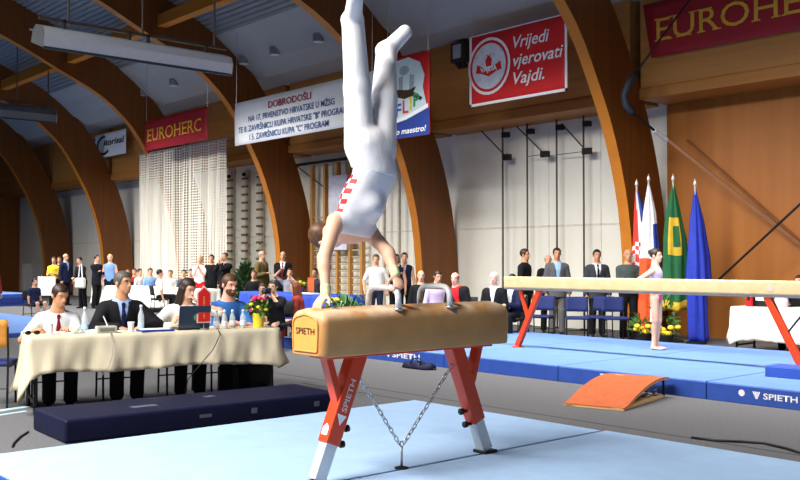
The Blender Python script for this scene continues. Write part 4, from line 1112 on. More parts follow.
def head_prims(F, c, R, s, neck):
    c = Vector(c); g = lambda x, y, z: c+R @ (Vector((x, y, z))*s)
    Rn = [[R[i][j] for j in range(3)] for i in range(3)]
    F.cone(neck, g(0, .02, -.05), .056*s, .052*s, k=.03)
    F.ell(g(0, .008, .028), np.array((.075, .093, .088))*s, Rn, k=.03)
    F.ell(g(0, -.028, -.048), np.array((.056, .060, .066))*s, Rn, k=.03)
    F.ell(g(0, -.060, -.092), np.array((.026, .022, .020))*s, Rn, k=.025)
    F.cone(g(0, -.083, .012), g(0, -.103, -.026), .009*s, .0135*s, k=.012)
    for sx in (-1, 1):
        F.ell(g(sx*.011, -.092, -.030), np.array((.010, .010, .008))*s, Rn, k=.008)
        F.ell(g(sx*.077, .012, -.008), np.array((.010, .020, .032))*s, Rn, k=.008)
        F.cone(g(sx*.018, -.083, .030), g(sx*.05, -.072, .030), .009*s, .008*s, k=.012)
    F.ell(g(0, -.088, -.058), np.array((.022, .010, .012))*s, Rn, k=.008)
FEAT = {}
def feat(kind):
    if kind not in FEAT:
        q = MB()
        if kind == 'eye': q.ball((0, 0, 0), (.0125, .0075, .0062), 10); ms = M_eye
        if kind == 'iris': q.ball((0, -.0040, 0), (.0062, .0042, .0060), 8); ms = M_iris
        if kind == 'eyebrow': q.tube([(-.02, .004, -.003), (-.007, -.001, .002), (.008, .0, .001), (.02, .006, -.005)], [.002, .0032, .003, .0015], 6); ms = HAIRC['dark']
        if kind == 'mouth': q.ball((0, 0, .0035), (.022, .006, .0045), 10); q.ball((0, -.001, -.0045), (.019, .006, .005), 10); ms = M_lip
        o = q.build(kind, ms, smooth=True); FEAT[kind] = o.data; bpy.data.objects.remove(o)
    return FEAT[kind]
def put_feat(kind, root, c, R, s, loc, parent=None):
    o = bpy.data.objects.new(kind, feat(kind)); COL.objects.link(o); o.parent = root
    M = Matrix.Translation(Vector(c)+R @ (Vector(loc)*s)) @ R.to_4x4() @ Matrix.Scale(s, 4); o.matrix_basis = M
    return o
def hair_field(c, R, s, style):
    H = Field(); g = lambda x, y, z: Vector(c)+R @ (Vector((x, y, z))*s); Rn = [[R[i][j] for j in range(3)] for i in range(3)]
    nrm = lambda v: R @ Vector(v).normalized()
    H.ell(g(0, .012, .034), np.array((.084, .100, .094))*s, Rn, k=0)
    if style == 'long':
        for sx in (-1, 1):
            H.cone(g(sx*.062, .03, -.01), g(sx*.075, .035, -.22), .036*s, .03*s, k=.03)
            H.cone(g(sx*.072, -.015, .0), g(sx*.078, -.02, -.19), .018*s, .016*s, k=.02)
        H.cone(g(0, .065, 0), g(0, .085, -.24), .062*s, .055*s, k=.03)
    if style == 'bob':
        for sx in (-1, 1): H.cone(g(sx*.066, .025, .0), g(sx*.07, .03, -.09), .030*s, .026*s, k=.03)
        H.cone(g(0, .06, 0), g(0, .07, -.09), .056*s, .05*s, k=.03)
    if style == 'bun': H.ell(g(0, .10, .06), np.array((.042, .04, .042))*s, Rn, k=.01)
    if style == 'pony': H.cone(g(0, .10, .05), g(0, .15, -.12), .026*s, .014*s, k=.02)
    H.cut.append([(g(0, -.060, .058), nrm((0, .75, .66)) if False else -nrm((0, -.9, -.42)) , ) for _ in ()] or [(g(0, -.052, .064), nrm((0, .95, .30))), (g(0, 0, .072), nrm((0, -.15, 1))), (g(.068, 0, 0), nrm((1, 0, 0))), (g(-.068, 0, 0), nrm((-1, 0, 0)))])
    if style == 'short':
        H.clip.append((g(0, .04, -.055), nrm((0, -.55, -1))))
    elif style == 'balding':
        H.cut.append([(g(0, .01, .045), nrm((0, 0, -1))), (g(0, .075, 0), nrm((0, 1, 0)))]); H.clip.append((g(0, .04, -.055), nrm((0, -.55, -1))))
    else:
        H.cut.append([(g(0, -.045, .0), nrm((0, 1, 0))), (g(0, 0, .05), nrm((0, 0, 1))), (g(.055, 0, 0), nrm((1, 0, 0))), (g(-.055, 0, 0), nrm((-1, 0, 0)))])
    return H
def person(label, loc, face, h=1.75, sit=False, seat=.45, lean=0, side=0, hp=0, hy=0, lh=None, rh=None, elbow=(.5, .5, -.6), skin='mid', hair='short', hairc='dark',
           top='shirt', topc=None, sleeve=1.0, legs='trousers', legc=None, shoe=M_shoe, vee=None, tie=None, under=None, vox=.013, group=None, girth=1.0, knees=.1, feet=None, curl=.6,
           twist=0, hs=1.0, handfw=None, detail=False, stance=.1, beard=None, legfwd=-.42):
    """a clothed figure; local frame faces -y, its left is +x. lh, rh: wrist targets (m)"""
    root = thing('person', label, 'person', loc, rz_to(*face), group)
    s = h/1.75; S = lambda *v: Vector(v)*s
    if sit: pel = Vector((0, 0, seat+.09*s))
    else: pel = S(0, 0, .93)
    Rl = rotm(rx=-math.radians(-lean)); Rl = Matrix.Rotation(math.radians(lean), 3, 'X') @ Matrix.Rotation(math.radians(side), 3, 'Y') @ Matrix.Rotation(math.radians(twist), 3, 'Z')
    T = lambda x, y, z: pel+Rl @ (Vector((x, y, z))*s)                # torso frame, z up from the pelvis
    nb = T(0, .015, .53); fwd = Rl @ Vector((0, -1, 0)); upv = Rl @ Vector((0, 0, 1)); latv = Rl @ Vector((1, 0, 0))
    HR = Matrix.Rotation(math.radians(hy), 3, 'Z') @ Matrix.Rotation(math.radians(lean*.3+hp), 3, 'X')
    hc = nb+(upv*.5+Vector((0, 0, .5))).normalized()*.085*s*(1+(hs-1)*.5)+HR @ (Vector((0, -.015, .09))*s*hs)
    g = girth
    sh = {1: T(.170*g**.5, .012, .438), -1: T(-.170*g**.5, .012, .438)}
    hip = {q: pel+S(q*.088, 0, -.03) for q in (1, -1)}
    elb, wri = {}, {}
    for q, tgt in ((1, lh), (-1, rh)):
        if tgt is None: tgt = (sh[q]-pel)+S(q*.07, -.06, -.53)+pel
        else: tgt = Vector(tgt)
        elb[q], wri[q] = ik(sh[q], tgt, .29*s, .255*s, Vector((elbow[0]*q, elbow[1], elbow[2])))
    kn, an = {}, {}
    for q in (1, -1):
        if sit:
            kn[q] = Vector((q*knees*1.1, legfwd*s, seat+.07*s)); an[q] = Vector((q*knees*1.05, (legfwd+.03)*s, .085*s))
            if feet: an[q] = Vector(feet[q])
        else:
            an[q] = S(q*stance, .03, .085); kn[q] = (hip[q]+an[q])/2+S(q*.0, -.025, .01)
            if feet: an[q] = Vector(feet[q]); kn[q] = (hip[q]+an[q])/2+S(0, -.03, 0)
    fl = (fwd, .66)
    def torso(F):
        F.cone(T(0, 0, -.0), T(0, 0, .12), .150*s*g, .138*s*g, flat=fl, k=.05)
        F.cone(T(0, 0, .10), T(0, .0, .36), .138*s*g, .158*s*g, flat=fl, k=.05)
        F.cone(sh[1]-latv*.03*s, sh[-1]+latv*.03*s, .056*s, k=.06)
        F.cone(T(0, .01, .40), nb, .115*s, .060*s, flat=(fwd, .8), k=.06)
        if g > 1.08: F.ell(T(0, -.05*g, .12), np.array((.12, .10, .13))*s*g, k=.05)
    def arm(F, q, a0=0, a1=2):
        if a0 < 1: F.cone(sh[q], sh[q].lerp(elb[q], min(1, a1)), .053*s, (.053-.013*min(1, a1))*s, k=.03)
        if a1 > 1: F.cone(elb[q], elb[q].lerp(wri[q], a1-1), .041*s, (.041-.014*(a1-1))*s, k=.02)
    def leg(F, q, l1=2):
        F.cone(hip[q], kn[q], .082*s*g**.5, .054*s, k=.03)
        if l1 > 1:
            F.cone(kn[q], kn[q].lerp(an[q], l1-1), .053*s, (.053-.017*(l1-1))*s, k=.02)
            cm = kn[q].lerp(an[q], .32); ax_ = (an[q]-kn[q]).normalized(); bk = (Vector((0, 1, 0))-ax_*ax_.y).normalized(); F.ell(cm+bk*.018*s, np.array((.045, .045, .10))*s, k=.03)
    def foot(F, q):
        a_ = an[q]; F.cone(a_, a_+S(0, .02, -.045), .036*s, .034*s, k=.02); F.cone(a_+S(0, .01, -.05), a_+S(q*.02, -.15, -.062), .036*s, .026*s, flat=((0, 0, 1), .8), k=.02)
    B = Field(); head_prims(B, hc, HR, s*hs, nb); torso(B)
    for q in (1, -1):
        arm(B, q); leg(B, q); foot(B, q)
        fw = (wri[q]-elb[q]).normalized()
        if handfw: fw = (fw*.5+Vector(handfw)).normalized()
        pal = Vector((0, 0, -1)) if abs(fw.z) < .75 else Vector((-q, .3, 0))
        hand(B, wri[q]-fw*.01, fw, pal, Vector((-q, -.4, .3)), s, curl, rmin=.7*vox)
    np_mesh('body', B.mesh(vox, 0, .02), SK[skin], root)
    # clothes
    nbp = (nb-upv*.012*s-fwd*0, (upv*.9-fwd*-.25*0).normalized())
    neckcut = (nb-upv*.004*s, upv)
    topc = topc or cl('grey', (110, 110, 112))
    infl = {'shirt': .011, 'tshirt': .011, 'jacket': .022, 'vest': .014, 'singlet': .006, 'sweater': .016}[top]*max(s, .8)
    vv = max(vox, .010)
    G = Field(); torso(G)
    for q in (1, -1):
        if sleeve > 0: arm(G, q, 0, sleeve)
    if top in ('jacket',) and not sit: G.cone(T(0, 0, .05), T(0, .0, -.13), .155*s*g, .165*s*g, flat=(fwd, .68), k=.03)
    G.clip.append(neckcut)
    hem = T(0, 0, -.17 if top == 'jacket' else -.06)
    G.clip.append((hem, -upv))
    if vee is not None:
        v0 = T(0, 0, vee); ang = .17
        G.cut.append([(v0, (latv*math.cos(ang)-upv*math.sin(ang))), (v0, (-latv*math.cos(ang)-upv*math.sin(ang))), (T(0, -.02, 0), -fwd)])
    cn = {'tshirt': 'tshirt', 'shirt': 'shirt', 'jacket': 'jacket', 'vest': 'vest', 'singlet': 'leotard', 'sweater': 'sweater'}[top]
    np_mesh(cn, G.mesh(vv, infl, .03), topc, root)
    if under is not None:
        U = Field(); torso(U); U.clip.append((nb+upv*.022*s, upv)); U.clip.append((T(0, 0, .02), -upv)); np_mesh('shirt', U.mesh(vv, .010*s, .03), under, root)
    if top in ('shirt', ) or under is not None:
        cm_ = under if under is not None else topc
        K = Field(); K.cone(nb-upv*.012*s, nb+upv*.028*s-fwd*-.006*s, .070*s, .062*s, k=0); K.clip.append((nb+upv*.026*s+fwd*.0, (upv*.93+fwd*.36)))
        np_mesh('collar', K.mesh(vv, .004, 0), cm_, root)
    if tie is not None:
        K = Field(); p = [T(0, -.068*g, .51), T(0, -.114*g, .40), T(0, -.118*g, .25), T(0, -.112*g, .10)]
        off = fwd*(.014*s)
        K.cone(p[0]+off, p[0]+off-upv*.035*s, .020*s, .014*s, k=0); K.cone(p[0]+off-upv*.03*s, p[1]+off, .014*s, .022*s, flat=(fwd, .45), k=.006); K.cone(p[1]+off, p[2]+off, .022*s, .030*s, flat=(fwd, .4), k=.006); K.cone(p[2]+off, p[3]+off, .030*s, .034*s, flat=(fwd, .4), k=.006)
        np_mesh('tie', K.mesh(max(.007, vox*.7), 0, .004), tie, root)
    if legs:
        L_ = Field(); l1 = {'trousers': 1.97, 'shorts': .7, 'leggings': 1.95, 'briefs': .0}[legs]
        L_.cone(T(0, 0, -.0), T(0, 0, .06), .150*s*g, .145*s*g, flat=fl, k=.04)
        for q in (1, -1):
            if l1 >= 1:
                leg(L_, q, l1)
                if legs == 'trousers': L_.cone(kn[q], kn[q].lerp(an[q], .97), .058*s, .058*s, k=.02)
            elif l1 > 0: L_.cone(hip[q], hip[q].lerp(kn[q], l1), .084*s, .074*s, k=.03)
        L_.clip.append((T(0, 0, .09), upv))
        np_mesh({'trousers': 'trousers', 'shorts': 'shorts', 'leggings': 'leggings', 'briefs': 'briefs'}[legs], L_.mesh(vv, .012*s if legs != 'leggings' else .007, .03), legc or cl('black', (24, 24, 28)), root)
    if shoe is not None:
        for q in (1, -1):
            K = Field(); foot(K, q); K.clip.append((an[q]+S(0, 0, -.005), Vector((0, 0, 1))))
            r = K.mesh(vv, .009*s, .015)
            if r is not None: np_mesh('shoe', r, shoe, root)
    if hair != 'bald':
        np_mesh('hair', hair_field(hc, HR, s*hs, hair).mesh(max(.006, vox*.8), 0, .02), HAIRC[hairc], root)
    if beard:
        K = Field(); gg = lambda x, y, z: hc+HR @ (Vector((x, y, z))*s*hs); Rn = [[HR[i][j] for j in range(3)] for i in range(3)]
        K.ell(gg(0, -.030, -.052), np.array((.058, .062, .068))*s*hs, Rn, k=0); K.ell(gg(0, -.060, -.094), np.array((.029, .025, .022))*s*hs, Rn, k=.02)
        K.clip.append((gg(0, 0, -.046), HR @ Vector((0, .25, .97)))); K.clip.append((gg(0, .012, 0), HR @ Vector((0, 1, 0))))
        K.cut.append([(gg(0, 0, -.052), HR @ Vector((0, 0, 1))), (gg(0, 0, -.068), HR @ Vector((0, 0, -1))), (gg(.022, 0, 0), HR @ Vector((1, 0, 0))), (gg(-.022, 0, 0), HR @ Vector((-1, 0, 0)))])
        np_mesh('beard', K.mesh(.006, .001, .01), HAIRC[beard], root)
    for sx in (-1, 1):
        e = put_feat('eye', root, hc, HR, s*hs, (sx*.030, -.0745, .012))
        put_feat('eyebrow', root, hc, HR, s*hs, (sx*.033, -.0845, .034))
        i_ = put_feat('iris', root, hc, HR, s*hs, (sx*.030, -.0765, .012)); i_.parent = e; i_.matrix_basis = e.matrix_basis.inverted() @ i_.matrix_basis
    put_feat('mouth', root, hc, HR, s*hs, (0, -.0925, -.058))
    root['_j'] = [*hc]
    return root, dict(head=hc, wri=wri, elb=elb, sh=sh, pel=pel, nb=nb)
# ================================================================== the judges
wh = cl('white shirt', (226, 232, 242)); suitk = cl('black suit', (26, 26, 30)); lb = cl('pale blue shirt', (150, 178, 230)); dred = cl('dark red tie', (110, 22, 34)); dnavy = cl('navy tie', (24, 28, 66))
bluep = cl('blue polo', (52, 104, 176)); blk = cl('black', (24, 24, 28)); offw = cl('off-white blouse', (226, 226, 222)); whit = cl('white', (236, 236, 238))
toCam = (.752, -.659)
JF = (-JN.x, -JN.y)                                  # judges face the front of their table
def seat_at(px, tt): p = table_px(px, tt); p.z = 0; return p
CH = make_chair('stacking_chair', 'black stacking chair under the first judge in white shirt and tie', M_cfab2, M_cfab2, (0, 0, 0), 0, 'chairs of the judges')
jx = [(56, .80), (120, .80), (182, .82), (225, .80)]
JP = []
for i, (px, tt) in enumerate(jx):
    p = seat_at(px, tt); JP.append(p)
    lab = ['black stacking chair under the judge in white shirt and dark red tie', 'black stacking chair under the judge in the black suit', 'black stacking chair under the long-haired woman judge', 'black stacking chair under the judge in the blue polo'][i]
    o = CH if i == 0 else dup(CH, (0, 0, 0))
    o.location = p+JN*.03; o.rotation_euler = (0, 0, rz_to(*JF)); o['label'] = lab
Vj = .0085
# wrist targets in the local frame: -y towards the table; table top is at z = .78
person('young judge in white short-sleeved shirt and dark red tie writing at the table', JP[0], JF, 1.72, True, seat=.42, hp=12, hy=22, lean=22, lh=(.06, -.42, .81), rh=(-.24, -.40, .81), elbow=(.55, .3, -.6), skin='tan', hair='short', hairc='dark', topc=wh, sleeve=.75, tie=dred, legc=blk, vox=Vj, handfw=(.2, -.6, -.1))
person('older judge in black suit and pale blue shirt looking to his left', JP[1], JF, 1.86, True, hp=-2, hy=32, lean=14, lh=(.14, -.42, .81), rh=(-.08, -.42, .81), elbow=(1, .2, -.3), skin='tan', hair='short', hairc='steel', top='jacket', topc=suitk, under=lb, vee=.20, tie=dnavy, sleeve=1.9, legc=blk, vox=Vj, handfw=(.1, -.5, -.2))
person('woman judge with long dark hair and off-white top behind the laptop', JP[2], JF, 1.74, True, hp=14, hy=26, lean=18, lh=(.12, -.27, 1.04), rh=(-.20, -.36, .81), elbow=(1, .2, -.6), skin='fair', hair='long', hairc='dark', top='sweater', topc=offw, sleeve=1.9, legc=blk, vox=Vj, handfw=(-.1, .1, .6))
person('bearded judge in blue polo shirt with folded forearms, at the bottles', JP[3], JF, 1.80, True, hp=8, hy=14, lean=15, lh=(-.02, -.40, .81), rh=(.02, -.36, .82), elbow=(1, .2, -.3), skin='pink', hair='short', hairc='brown', beard='brown', topc=bluep, sleeve=.9, legc=blk, vox=Vj, handfw=(0, -.2, -.1))
# ------------------------------------------------------------------ things on the judges' table
M_plastic = mat('clear plastic', (226, 234, 240), .12, var=.01, alpha=.45); M_bluecap = mat('blue cap', (60, 110, 200), .4); M_paper = mat('paper', (240, 240, 236), .8, var=.02)
M_water = mat('bottle label', (170, 200, 226), .5)
def bottle(px, tt, label, h=.20, cap=M_white_txt, grp='small clear bottles at the blue polo judge', lab=M_bwhite):
    t = thing('bottle', label, 'bottle', table_px(px, tt), 0, grp); k = h/.2
    MB().lathe([(0, 0), (.030, .0), (.032, .01), (.032, .11*k), (.030, .125*k), (.014, .165*k), (.0125, .175*k), (.0125, .185*k), (0, .185*k)], 16).build('bottle_body', M_plastic, t, smooth=True)
    MB().lathe([(0, .183*k), (.0150, .183*k), (.0150, .203*k), (0, .205*k)], 12).build('cap', cap, t, smooth=True)
    MB().lathe([(.0325, .035), (.0330, .037), (.0330, .085), (.0325, .087)], 16).build('paper_label', lab, t, smooth=True)
for px, tt, l in ((217, .14, 'leftmost clear bottle of the row in front of the blue polo judge'), (224.5, .10, 'second clear bottle of the row in front of the blue polo judge'), (232.5, .15, 'third clear bottle of the row in front of the blue polo judge'), (243, .12, 'rightmost clear bottle of the row, nearest the yellow pot')):
    bottle(px, tt, l)
bottle(85.5, .20, 'clear water bottle with blue tinted label between the first two judges', .26, M_white_txt, None, M_water)
bottle(141.5, .20, 'clear water bottle with pale label in front of the suited judge', .27, M_white_txt, None, M_water)
def cup(px, tt, label, h=.09):
    t = thing('cup', label, 'cup', table_px(px, tt), 0)
    MB().lathe([(0, 0), (.025, 0), (.035, h), (.032, h), (.024, .006), (0, .006)], 18).build('cup_wall', M_white_txt, t, smooth=False)
    MB().lathe([(.034, h-.004), (.038, h-.002), (.038, h+.002), (.034, h+.003)], 18).build('rim', M_white_txt, t)
cup(50.5, .12, 'white plastic cup in front of the judge in the white shirt', .11); cup(131.5, .13, 'white plastic cup in front of the judge in the black suit', .10)
q = MB(); q.ball((0, 0, .05), (.055, .05, .05), 12); rr = random.Random(2)
q.v = [v*(1+rr.uniform(-.14, .14)) for v in q.v]; q.v = [Vector((v.x, v.y, max(0, v.z))) for v in q.v]
o = q.build('crumpled_paper', M_paper); o.location = table_px(75.5, .16); tag(o, 'crumpled white paper in front of the first judge', 'paper')
def sheet(px, tt, lx, ly, label, m, rz=.1, th=.004, name='paper_sheet', cat='paper'):
    o = MB().box((0, 0, th/2), (lx, ly, th)).build(name, m); o.location = table_px(px, tt); o.rotation_euler = (0, 0, JRZ+rz); tag(o, label, cat); return o
sheet(66, .30, .30, .21, 'white score sheet under the hand of the first judge', M_paper, .15)
sheet(97, .16, .20, .16, 'small stack of white papers left of the grey device', M_paper, -.1, .03)
sheet(120, .36, .30, .21, 'white score sheet under the hands of the suited judge', M_paper, .1)
sheet(154, .10, .30, .21, 'white papers on top of the blue folder', M_paper, .0, .004).location.z += .022
fo = sheet(156, .12, .34, .25, 'blue folder lying between the suited judge and the laptop', mat('blue folder', (40, 64, 170), .5), .05, .02, 'folder', 'folder')
# dark glasses
t = thing('sunglasses', 'folded dark glasses at the left end of the judges table', 'glasses', table_px(33, .10), JRZ)
for sx in (-1, 1):
    MB().ball((sx*.042, 0, .026), (.032, .012, .022), 12).build('lens', mat('dark lens', (14, 14, 20), .15), t, smooth=True)
    MB().tube([(sx*.075, 0, .035), (sx*.078, .09, .03), (sx*.07, .12, .012)], .004, 6).build('temple_arm', M_black, t)
MB().tube([(-.012, 0, .03), (0, -.004, .036), (.012, 0, .03)], .004, 6).build('bridge', M_black, t)
# grey device with an aerial and a cable
t = thing('score_box', 'grey score box with short aerial and hanging cable on the judges table', 'electronic device', table_px(107, .10), JRZ)
MB().box((0, 0, .035), (.20, .14, .07)).build('case', mat('grey plastic case', (176, 174, 160), .5), t, bevel=.008)
MB().box((0, -.071, .035), (.15, .003, .035)).build('front_panel', mat('dark panel', (120, 118, 108), .5), t)
MB().cyl((.02, .03, .07), (-.02, .05, .17), .007, .005, 8).build('aerial', M_white_txt, t)
MB().tube([(.02, -.07, .02), (.02, -.12, .012), (.015, -.18, -.05), (.03, -.215, -.2), (-.02, -.235, -.33), (-.09, -.24, -.42)], .004, 6).build('cable', M_grey, t, smooth=True)
# laptop seen from behind its lid
lp = table_px(191, .22)
t = thing('laptop', 'open laptop with dark lid and a round green and red emblem', 'laptop', lp, JRZ+math.pi)
MB().box((0, .0, .012), (.34, .25, .02)).build('keyboard_base', mat('laptop plastic', (38, 42, 52), .4), t, bevel=.005)
Rx = rotm(rx=math.radians(-14))
MB().box(Vector((0, .125, .02))+Rx @ Vector((0, .006, .125)), (.34, .012, .25), Rx).build('lid', mat('laptop lid', (50, 62, 80), .35), t, bevel=.006)
c = Vector((0, .125, .02))+Rx @ Vector((0, .0135, .125))
for nm, r, m, e, cl_ in (('emblem', .052, mat('emblem green', (70, 160, 130), .4), 0, 0), ('emblem_centre', .034, mat('emblem red', (190, 84, 60), .4), .001, 0)):
    q = MB(); q.add([c+Rx @ Vector((-.05+r*math.cos(a)*1.25, e, r*math.sin(a)*.9)) for a in np.linspace(0, 2*PI, 25)[:-1]], [tuple(range(24))]); q.build(nm, m, t)
MB().box(Vector((0, .125, .02))+Rx @ Vector((0, -.0015, .125)), (.31, .002, .21), Rx).build('screen', mat('laptop screen', (150, 170, 190), .3, emit=.4), t)
# pennant on a stand
pn = table_px(204, .05)
t = thing('table_pennant', 'red pennant with gold edge standing in front of the laptop', 'pennant', pn, JRZ)
MB().lathe([(0, 0), (.04, 0), (.04, .012), (.01, .02), (0, .02)], 16).build('base', M_grey, t)
MB().cyl((0, .006, .015), (0, .006, .47), .005, n=8).build('stick', M_grey, t)
MB().prism([(-.078, .075), (.078, .075), (.078, .40), (0, .475), (-.078, .40)], lambda x, z: Vector((x, 0, z)), lambda x, z: Vector((x, -.006, z))).build('edging', mat('pale gold edging', (226, 200, 180), .6), t)
MB().prism([(-.065, .088), (.065, .088), (.065, .394), (0, .456), (-.065, .394)], lambda x, z: Vector((x, -.006, z)), lambda x, z: Vector((x, -.009, z))).build('pennant_cloth', mat('pennant red', (204, 24, 30), .6), t)
q = MB(); rr = random.Random(8)
for k in range(11):
    z = .13+.022*k; w_ = .012+.012*rr.random(); q.box((0, -.0095, z), (w_, .001, .012))
q.build('gold_lettering', M_gold, t)
# yellow pot of flowers
fp = table_px(259, .14)
t = thing('flower_pot', 'yellow wrapped pot with yellow and pink flowers on the judges table', 'plant', fp)
pot(t, M_ypot, .075, .16); leafy('leaves', t, (0, 0, .21), (.12, .12, .07), 120, M_leaf, 61, .07, world=False)
for i in range(10):
    a = i*2.4; r_ = .05+.05*(i % 3)/2; MB().ball((r_*math.cos(a), r_*math.sin(a), .20+.03*(i % 4)), (.028, .028, .02), 8).build('blossom', M_yflower, t, smooth=True)
for i in range(5):
    a = i*1.3+2; MB().ball((.06*math.cos(a)+.0, .06*math.sin(a), .315+.012*(i % 2)), (.032, .032, .02), 8).build('blossom', M_pink, t, smooth=True)
MB().cyl((0, 0, .15), (0, 0, .31), .006, n=6).build('stem', M_leaf, t)
q = MB().tube([TP(JL*.73, .05, .005), TP(JL*.73, -.005, .012), TP(JL*.735, -.06, -.05), TP(JL*.70, -.105, -.2), TP(JL*.65, -.12, -.34), TP(JL*.60, -.08, -.50), TP(JL*.585, 0, -JT+.01)], .005, 6)
tag(q.build('laptop_cable', M_black, smooth=True), 'black cable hanging down the front of the ivory tablecloth', 'cable')
t = thing('document_bag', 'black document bag under the right end of the judges table', 'bag', table_px(246, .45)); t.location.z = 0; t.rotation_euler.z = JRZ
MB().box((0, 0, .17), (.62, .16, .34)).build('bag_body', M_black, t, bevel=.03); MB().tube([(-.1, 0, .33), (-.08, 0, .41), (.08, 0, .41), (.1, 0, .33)], .012, 6).build('bag_handle', M_black, t, smooth=True)
# chair with a wooden back left of the table
P = at_z(1, 409, 0)
P = at_z(-7, 405, 0)
c = make_chair('wooden_back_chair', 'chair with orange wooden back and blue seat left of the judges table', M_cfab, wood('orange plywood', (206, 140, 56), (220, 156, 70), 'x', .4), P, rz_to(-.85, .5), None)
for ch_ in c.children:
    if ch_.name.startswith('backrest'): ch_.location.z = .07
# ================================================================== spectators
def stand(label, px, d, **k):
    p = at_d(px, 262, d); p.z = k.pop('z', 0); f = k.pop('face', toCam); return person(label, p, f, **k)
red = cl('red', (206, 34, 40)); yel = cl('yellow', (232, 196, 50)); navy = cl('navy', (30, 36, 66)); tracks = cl('black tracksuit', (28, 30, 40)); olive = cl('olive jacket', (110, 94, 56)); gsuit = cl('grey suit', (92, 92, 96)); dgsuit = cl('charcoal suit', (58, 60, 66)); gpolo = cl('grey green polo', (70, 80, 78)); lilac = cl('lilac shirt', (196, 176, 206)); bstr = cl('grey striped shirt', (150, 150, 160)); rust = cl('rust', (140, 52, 40)); sky = cl('pale blue top', (120, 158, 216)); slate = cl('slate', (70, 76, 92)); maroon = cl('maroon', (90, 30, 40))
jean = cl('dark jeans', (36, 42, 64)); gtr = cl('grey trousers', (98, 98, 100)); kh = cl('khaki', (150, 140, 116))
VF = .014
camR = (.94, .34)        # facing right of the camera
camL = (.30, -.95)
# far left, standing
stand('person in yellow top and black trousers standing by the farthest arch', 54, 33, h=1.68, topc=yel, sleeve=.8, top='tshirt', hairc='brown', lh=(.06, -.2, 1.1), rh=(-.06, -.2, 1.12), vox=VF)
stand('bald man in dark navy suit standing right of the person in yellow', 66, 33, h=1.80, top='jacket', topc=navy, vee=.2, under=lb, sleeve=1.9, hair='balding', hairc='grey', face=camR, vox=VF)
stand('dark-haired person half hidden behind the person in yellow', 59.5, 34.5, h=1.70, topc=maroon, sleeve=1.9, vox=VF, hairc='brown')
stand('person in black jacket with white bag, bending beside the navy suit', 83, 31, h=1.68, top='sweater', topc=tracks, sleeve=1.9, lean=14, face=camL, hairc='black', lh=(.1, -.35, .95), rh=(-.1, -.3, 1.0), vox=VF)
stand('person in black tracksuit with arms crossed before the second farthest arch', 97, 31, h=1.74, top='jacket', topc=tracks, sleeve=1.9, face=camR, hairc='black', lh=(-.1, -.25, 1.2), rh=(.1, -.22, 1.15), vox=VF)
stand('fair person in blue and white top standing left of the hanging net', 110, 31, h=1.76, top='vest', topc=sky, sleeve=.0, hairc='blond', hair='short', skin='pink', vox=VF)
# white bag and shoulder gear
t = thing('shoulder_bag', 'white and grey shoulder bag held by the person in black jacket', 'bag', at_d(80.5, 283, 30.6))
MB().box((0, 0, 0), (.38, .16, .34), rotm(rz=.4)).build('bag_body', mat('white bag', (214, 212, 206), .7), t, bevel=.05); MB().tube([(-.14, 0, .15), (-.05, 0, .55), (.08, 0, .62), (.16, 0, .15)], .018, 6).build('strap', F_white, t)
# children round the white table
kz = dict(vox=VF, sit=True, seat=.46)
def kid(label, px, d, **k):
    a = dict(kz); a.update(k); return stand(label, px, d, **a)
stool = None
def stool_at(P, label, face, fab=M_cfab2, group='chairs of the waiting crowd'):
    global stool
    if stool is None: stool = make_chair('plain_chair', label, fab, fab, P, rz_to(*face), group); return stool
    return dup(stool, P, rz_to(*face), label, group)
kids = [(104, 30.5, 'child in white leaning over the left end of the white table', dict(topc=whit, sleeve=1.9, lean=25, face=(.9, .3), hairc='dark', h=1.5, hs=1.06)),
        (128, 30.6, 'fair child partly hidden by the suited judge, by the white table', dict(topc=offw, sleeve=1.2, h=1.42, hairc='brown', hs=1.06)),
        (134.5, 30.1, 'child in red top at the white table beside the suited judge', dict(topc=red, sleeve=.9, h=1.45, hairc='brown', hs=1.06)),
        (140, 29.6, 'dark-haired child in white right of the child in red', dict(topc=whit, sleeve=.9, h=1.45, hairc='black', hs=1.06, face=camR)),
        (150.5, 29.4, 'child in pale blue and white turned to the right at the table', dict(topc=sky, sleeve=.9, h=1.48, hairc='dark', hs=1.06, face=(.5, -.2))),
        (160, 28.6, 'boy in white and navy shirt sitting in front of the white table', dict(topc=whit, sleeve=.8, h=1.46, hairc='black', hs=1.06, face=(.2, .9))),
        (170.5, 29.4, 'small child in white left of the woman with long dark hair', dict(topc=offw, sleeve=.8, h=1.38, hairc='brown', hs=1.08)),
        (184, 30.2, 'dark-haired child at the right end behind the woman judge', dict(topc=slate, sleeve=1.2, h=1.42, hairc='black', hs=1.06)),
        (191, 29.0, 'child in dark navy top left of the standing woman in white and red', dict(topc=navy, sleeve=1.9, h=1.46, hairc='black', hs=1.06))]
KY = KT[0].location.y
for px, d, l, k in kids:
    Yk = 12.75 if px == 160 else (13.5 if px == 104 else 14.2); d = Yk/(VD.y+RT.y*(px-400)/FPX); k['h'] = k['h']+.12
    f = k.get('face', toCam); root, J = kid(l, px, d, **k)
    P = Vector(root.location); stool_at(P, 'plain chair under the '+' '.join(l.split(',')[0].split()[:11]), f)
t = thing('storage_box', 'pale grey storage cabinet standing by the far end wall', 'cabinet', at_d(32, 262, 44)); t.location.z = 0
for k, z in enumerate((.0, .0)):
    MB().box(((k-.5)*.62, 0, .72), (.6, .5, 1.44)).build('cabinet_body', mat('pale grey box', (196, 196, 196) if k == 0 else (168, 170, 174), .6), t, bevel=.01)
MB().box((-.3, -.255, .72), (.5, .01, 1.3)).build('door', mat('pale door', (206, 206, 204), .6), t)
t = thing('folding_board', 'white board on legs standing behind the young judge', 'board', at_d(47, 286, 31)); t.location.z = 0
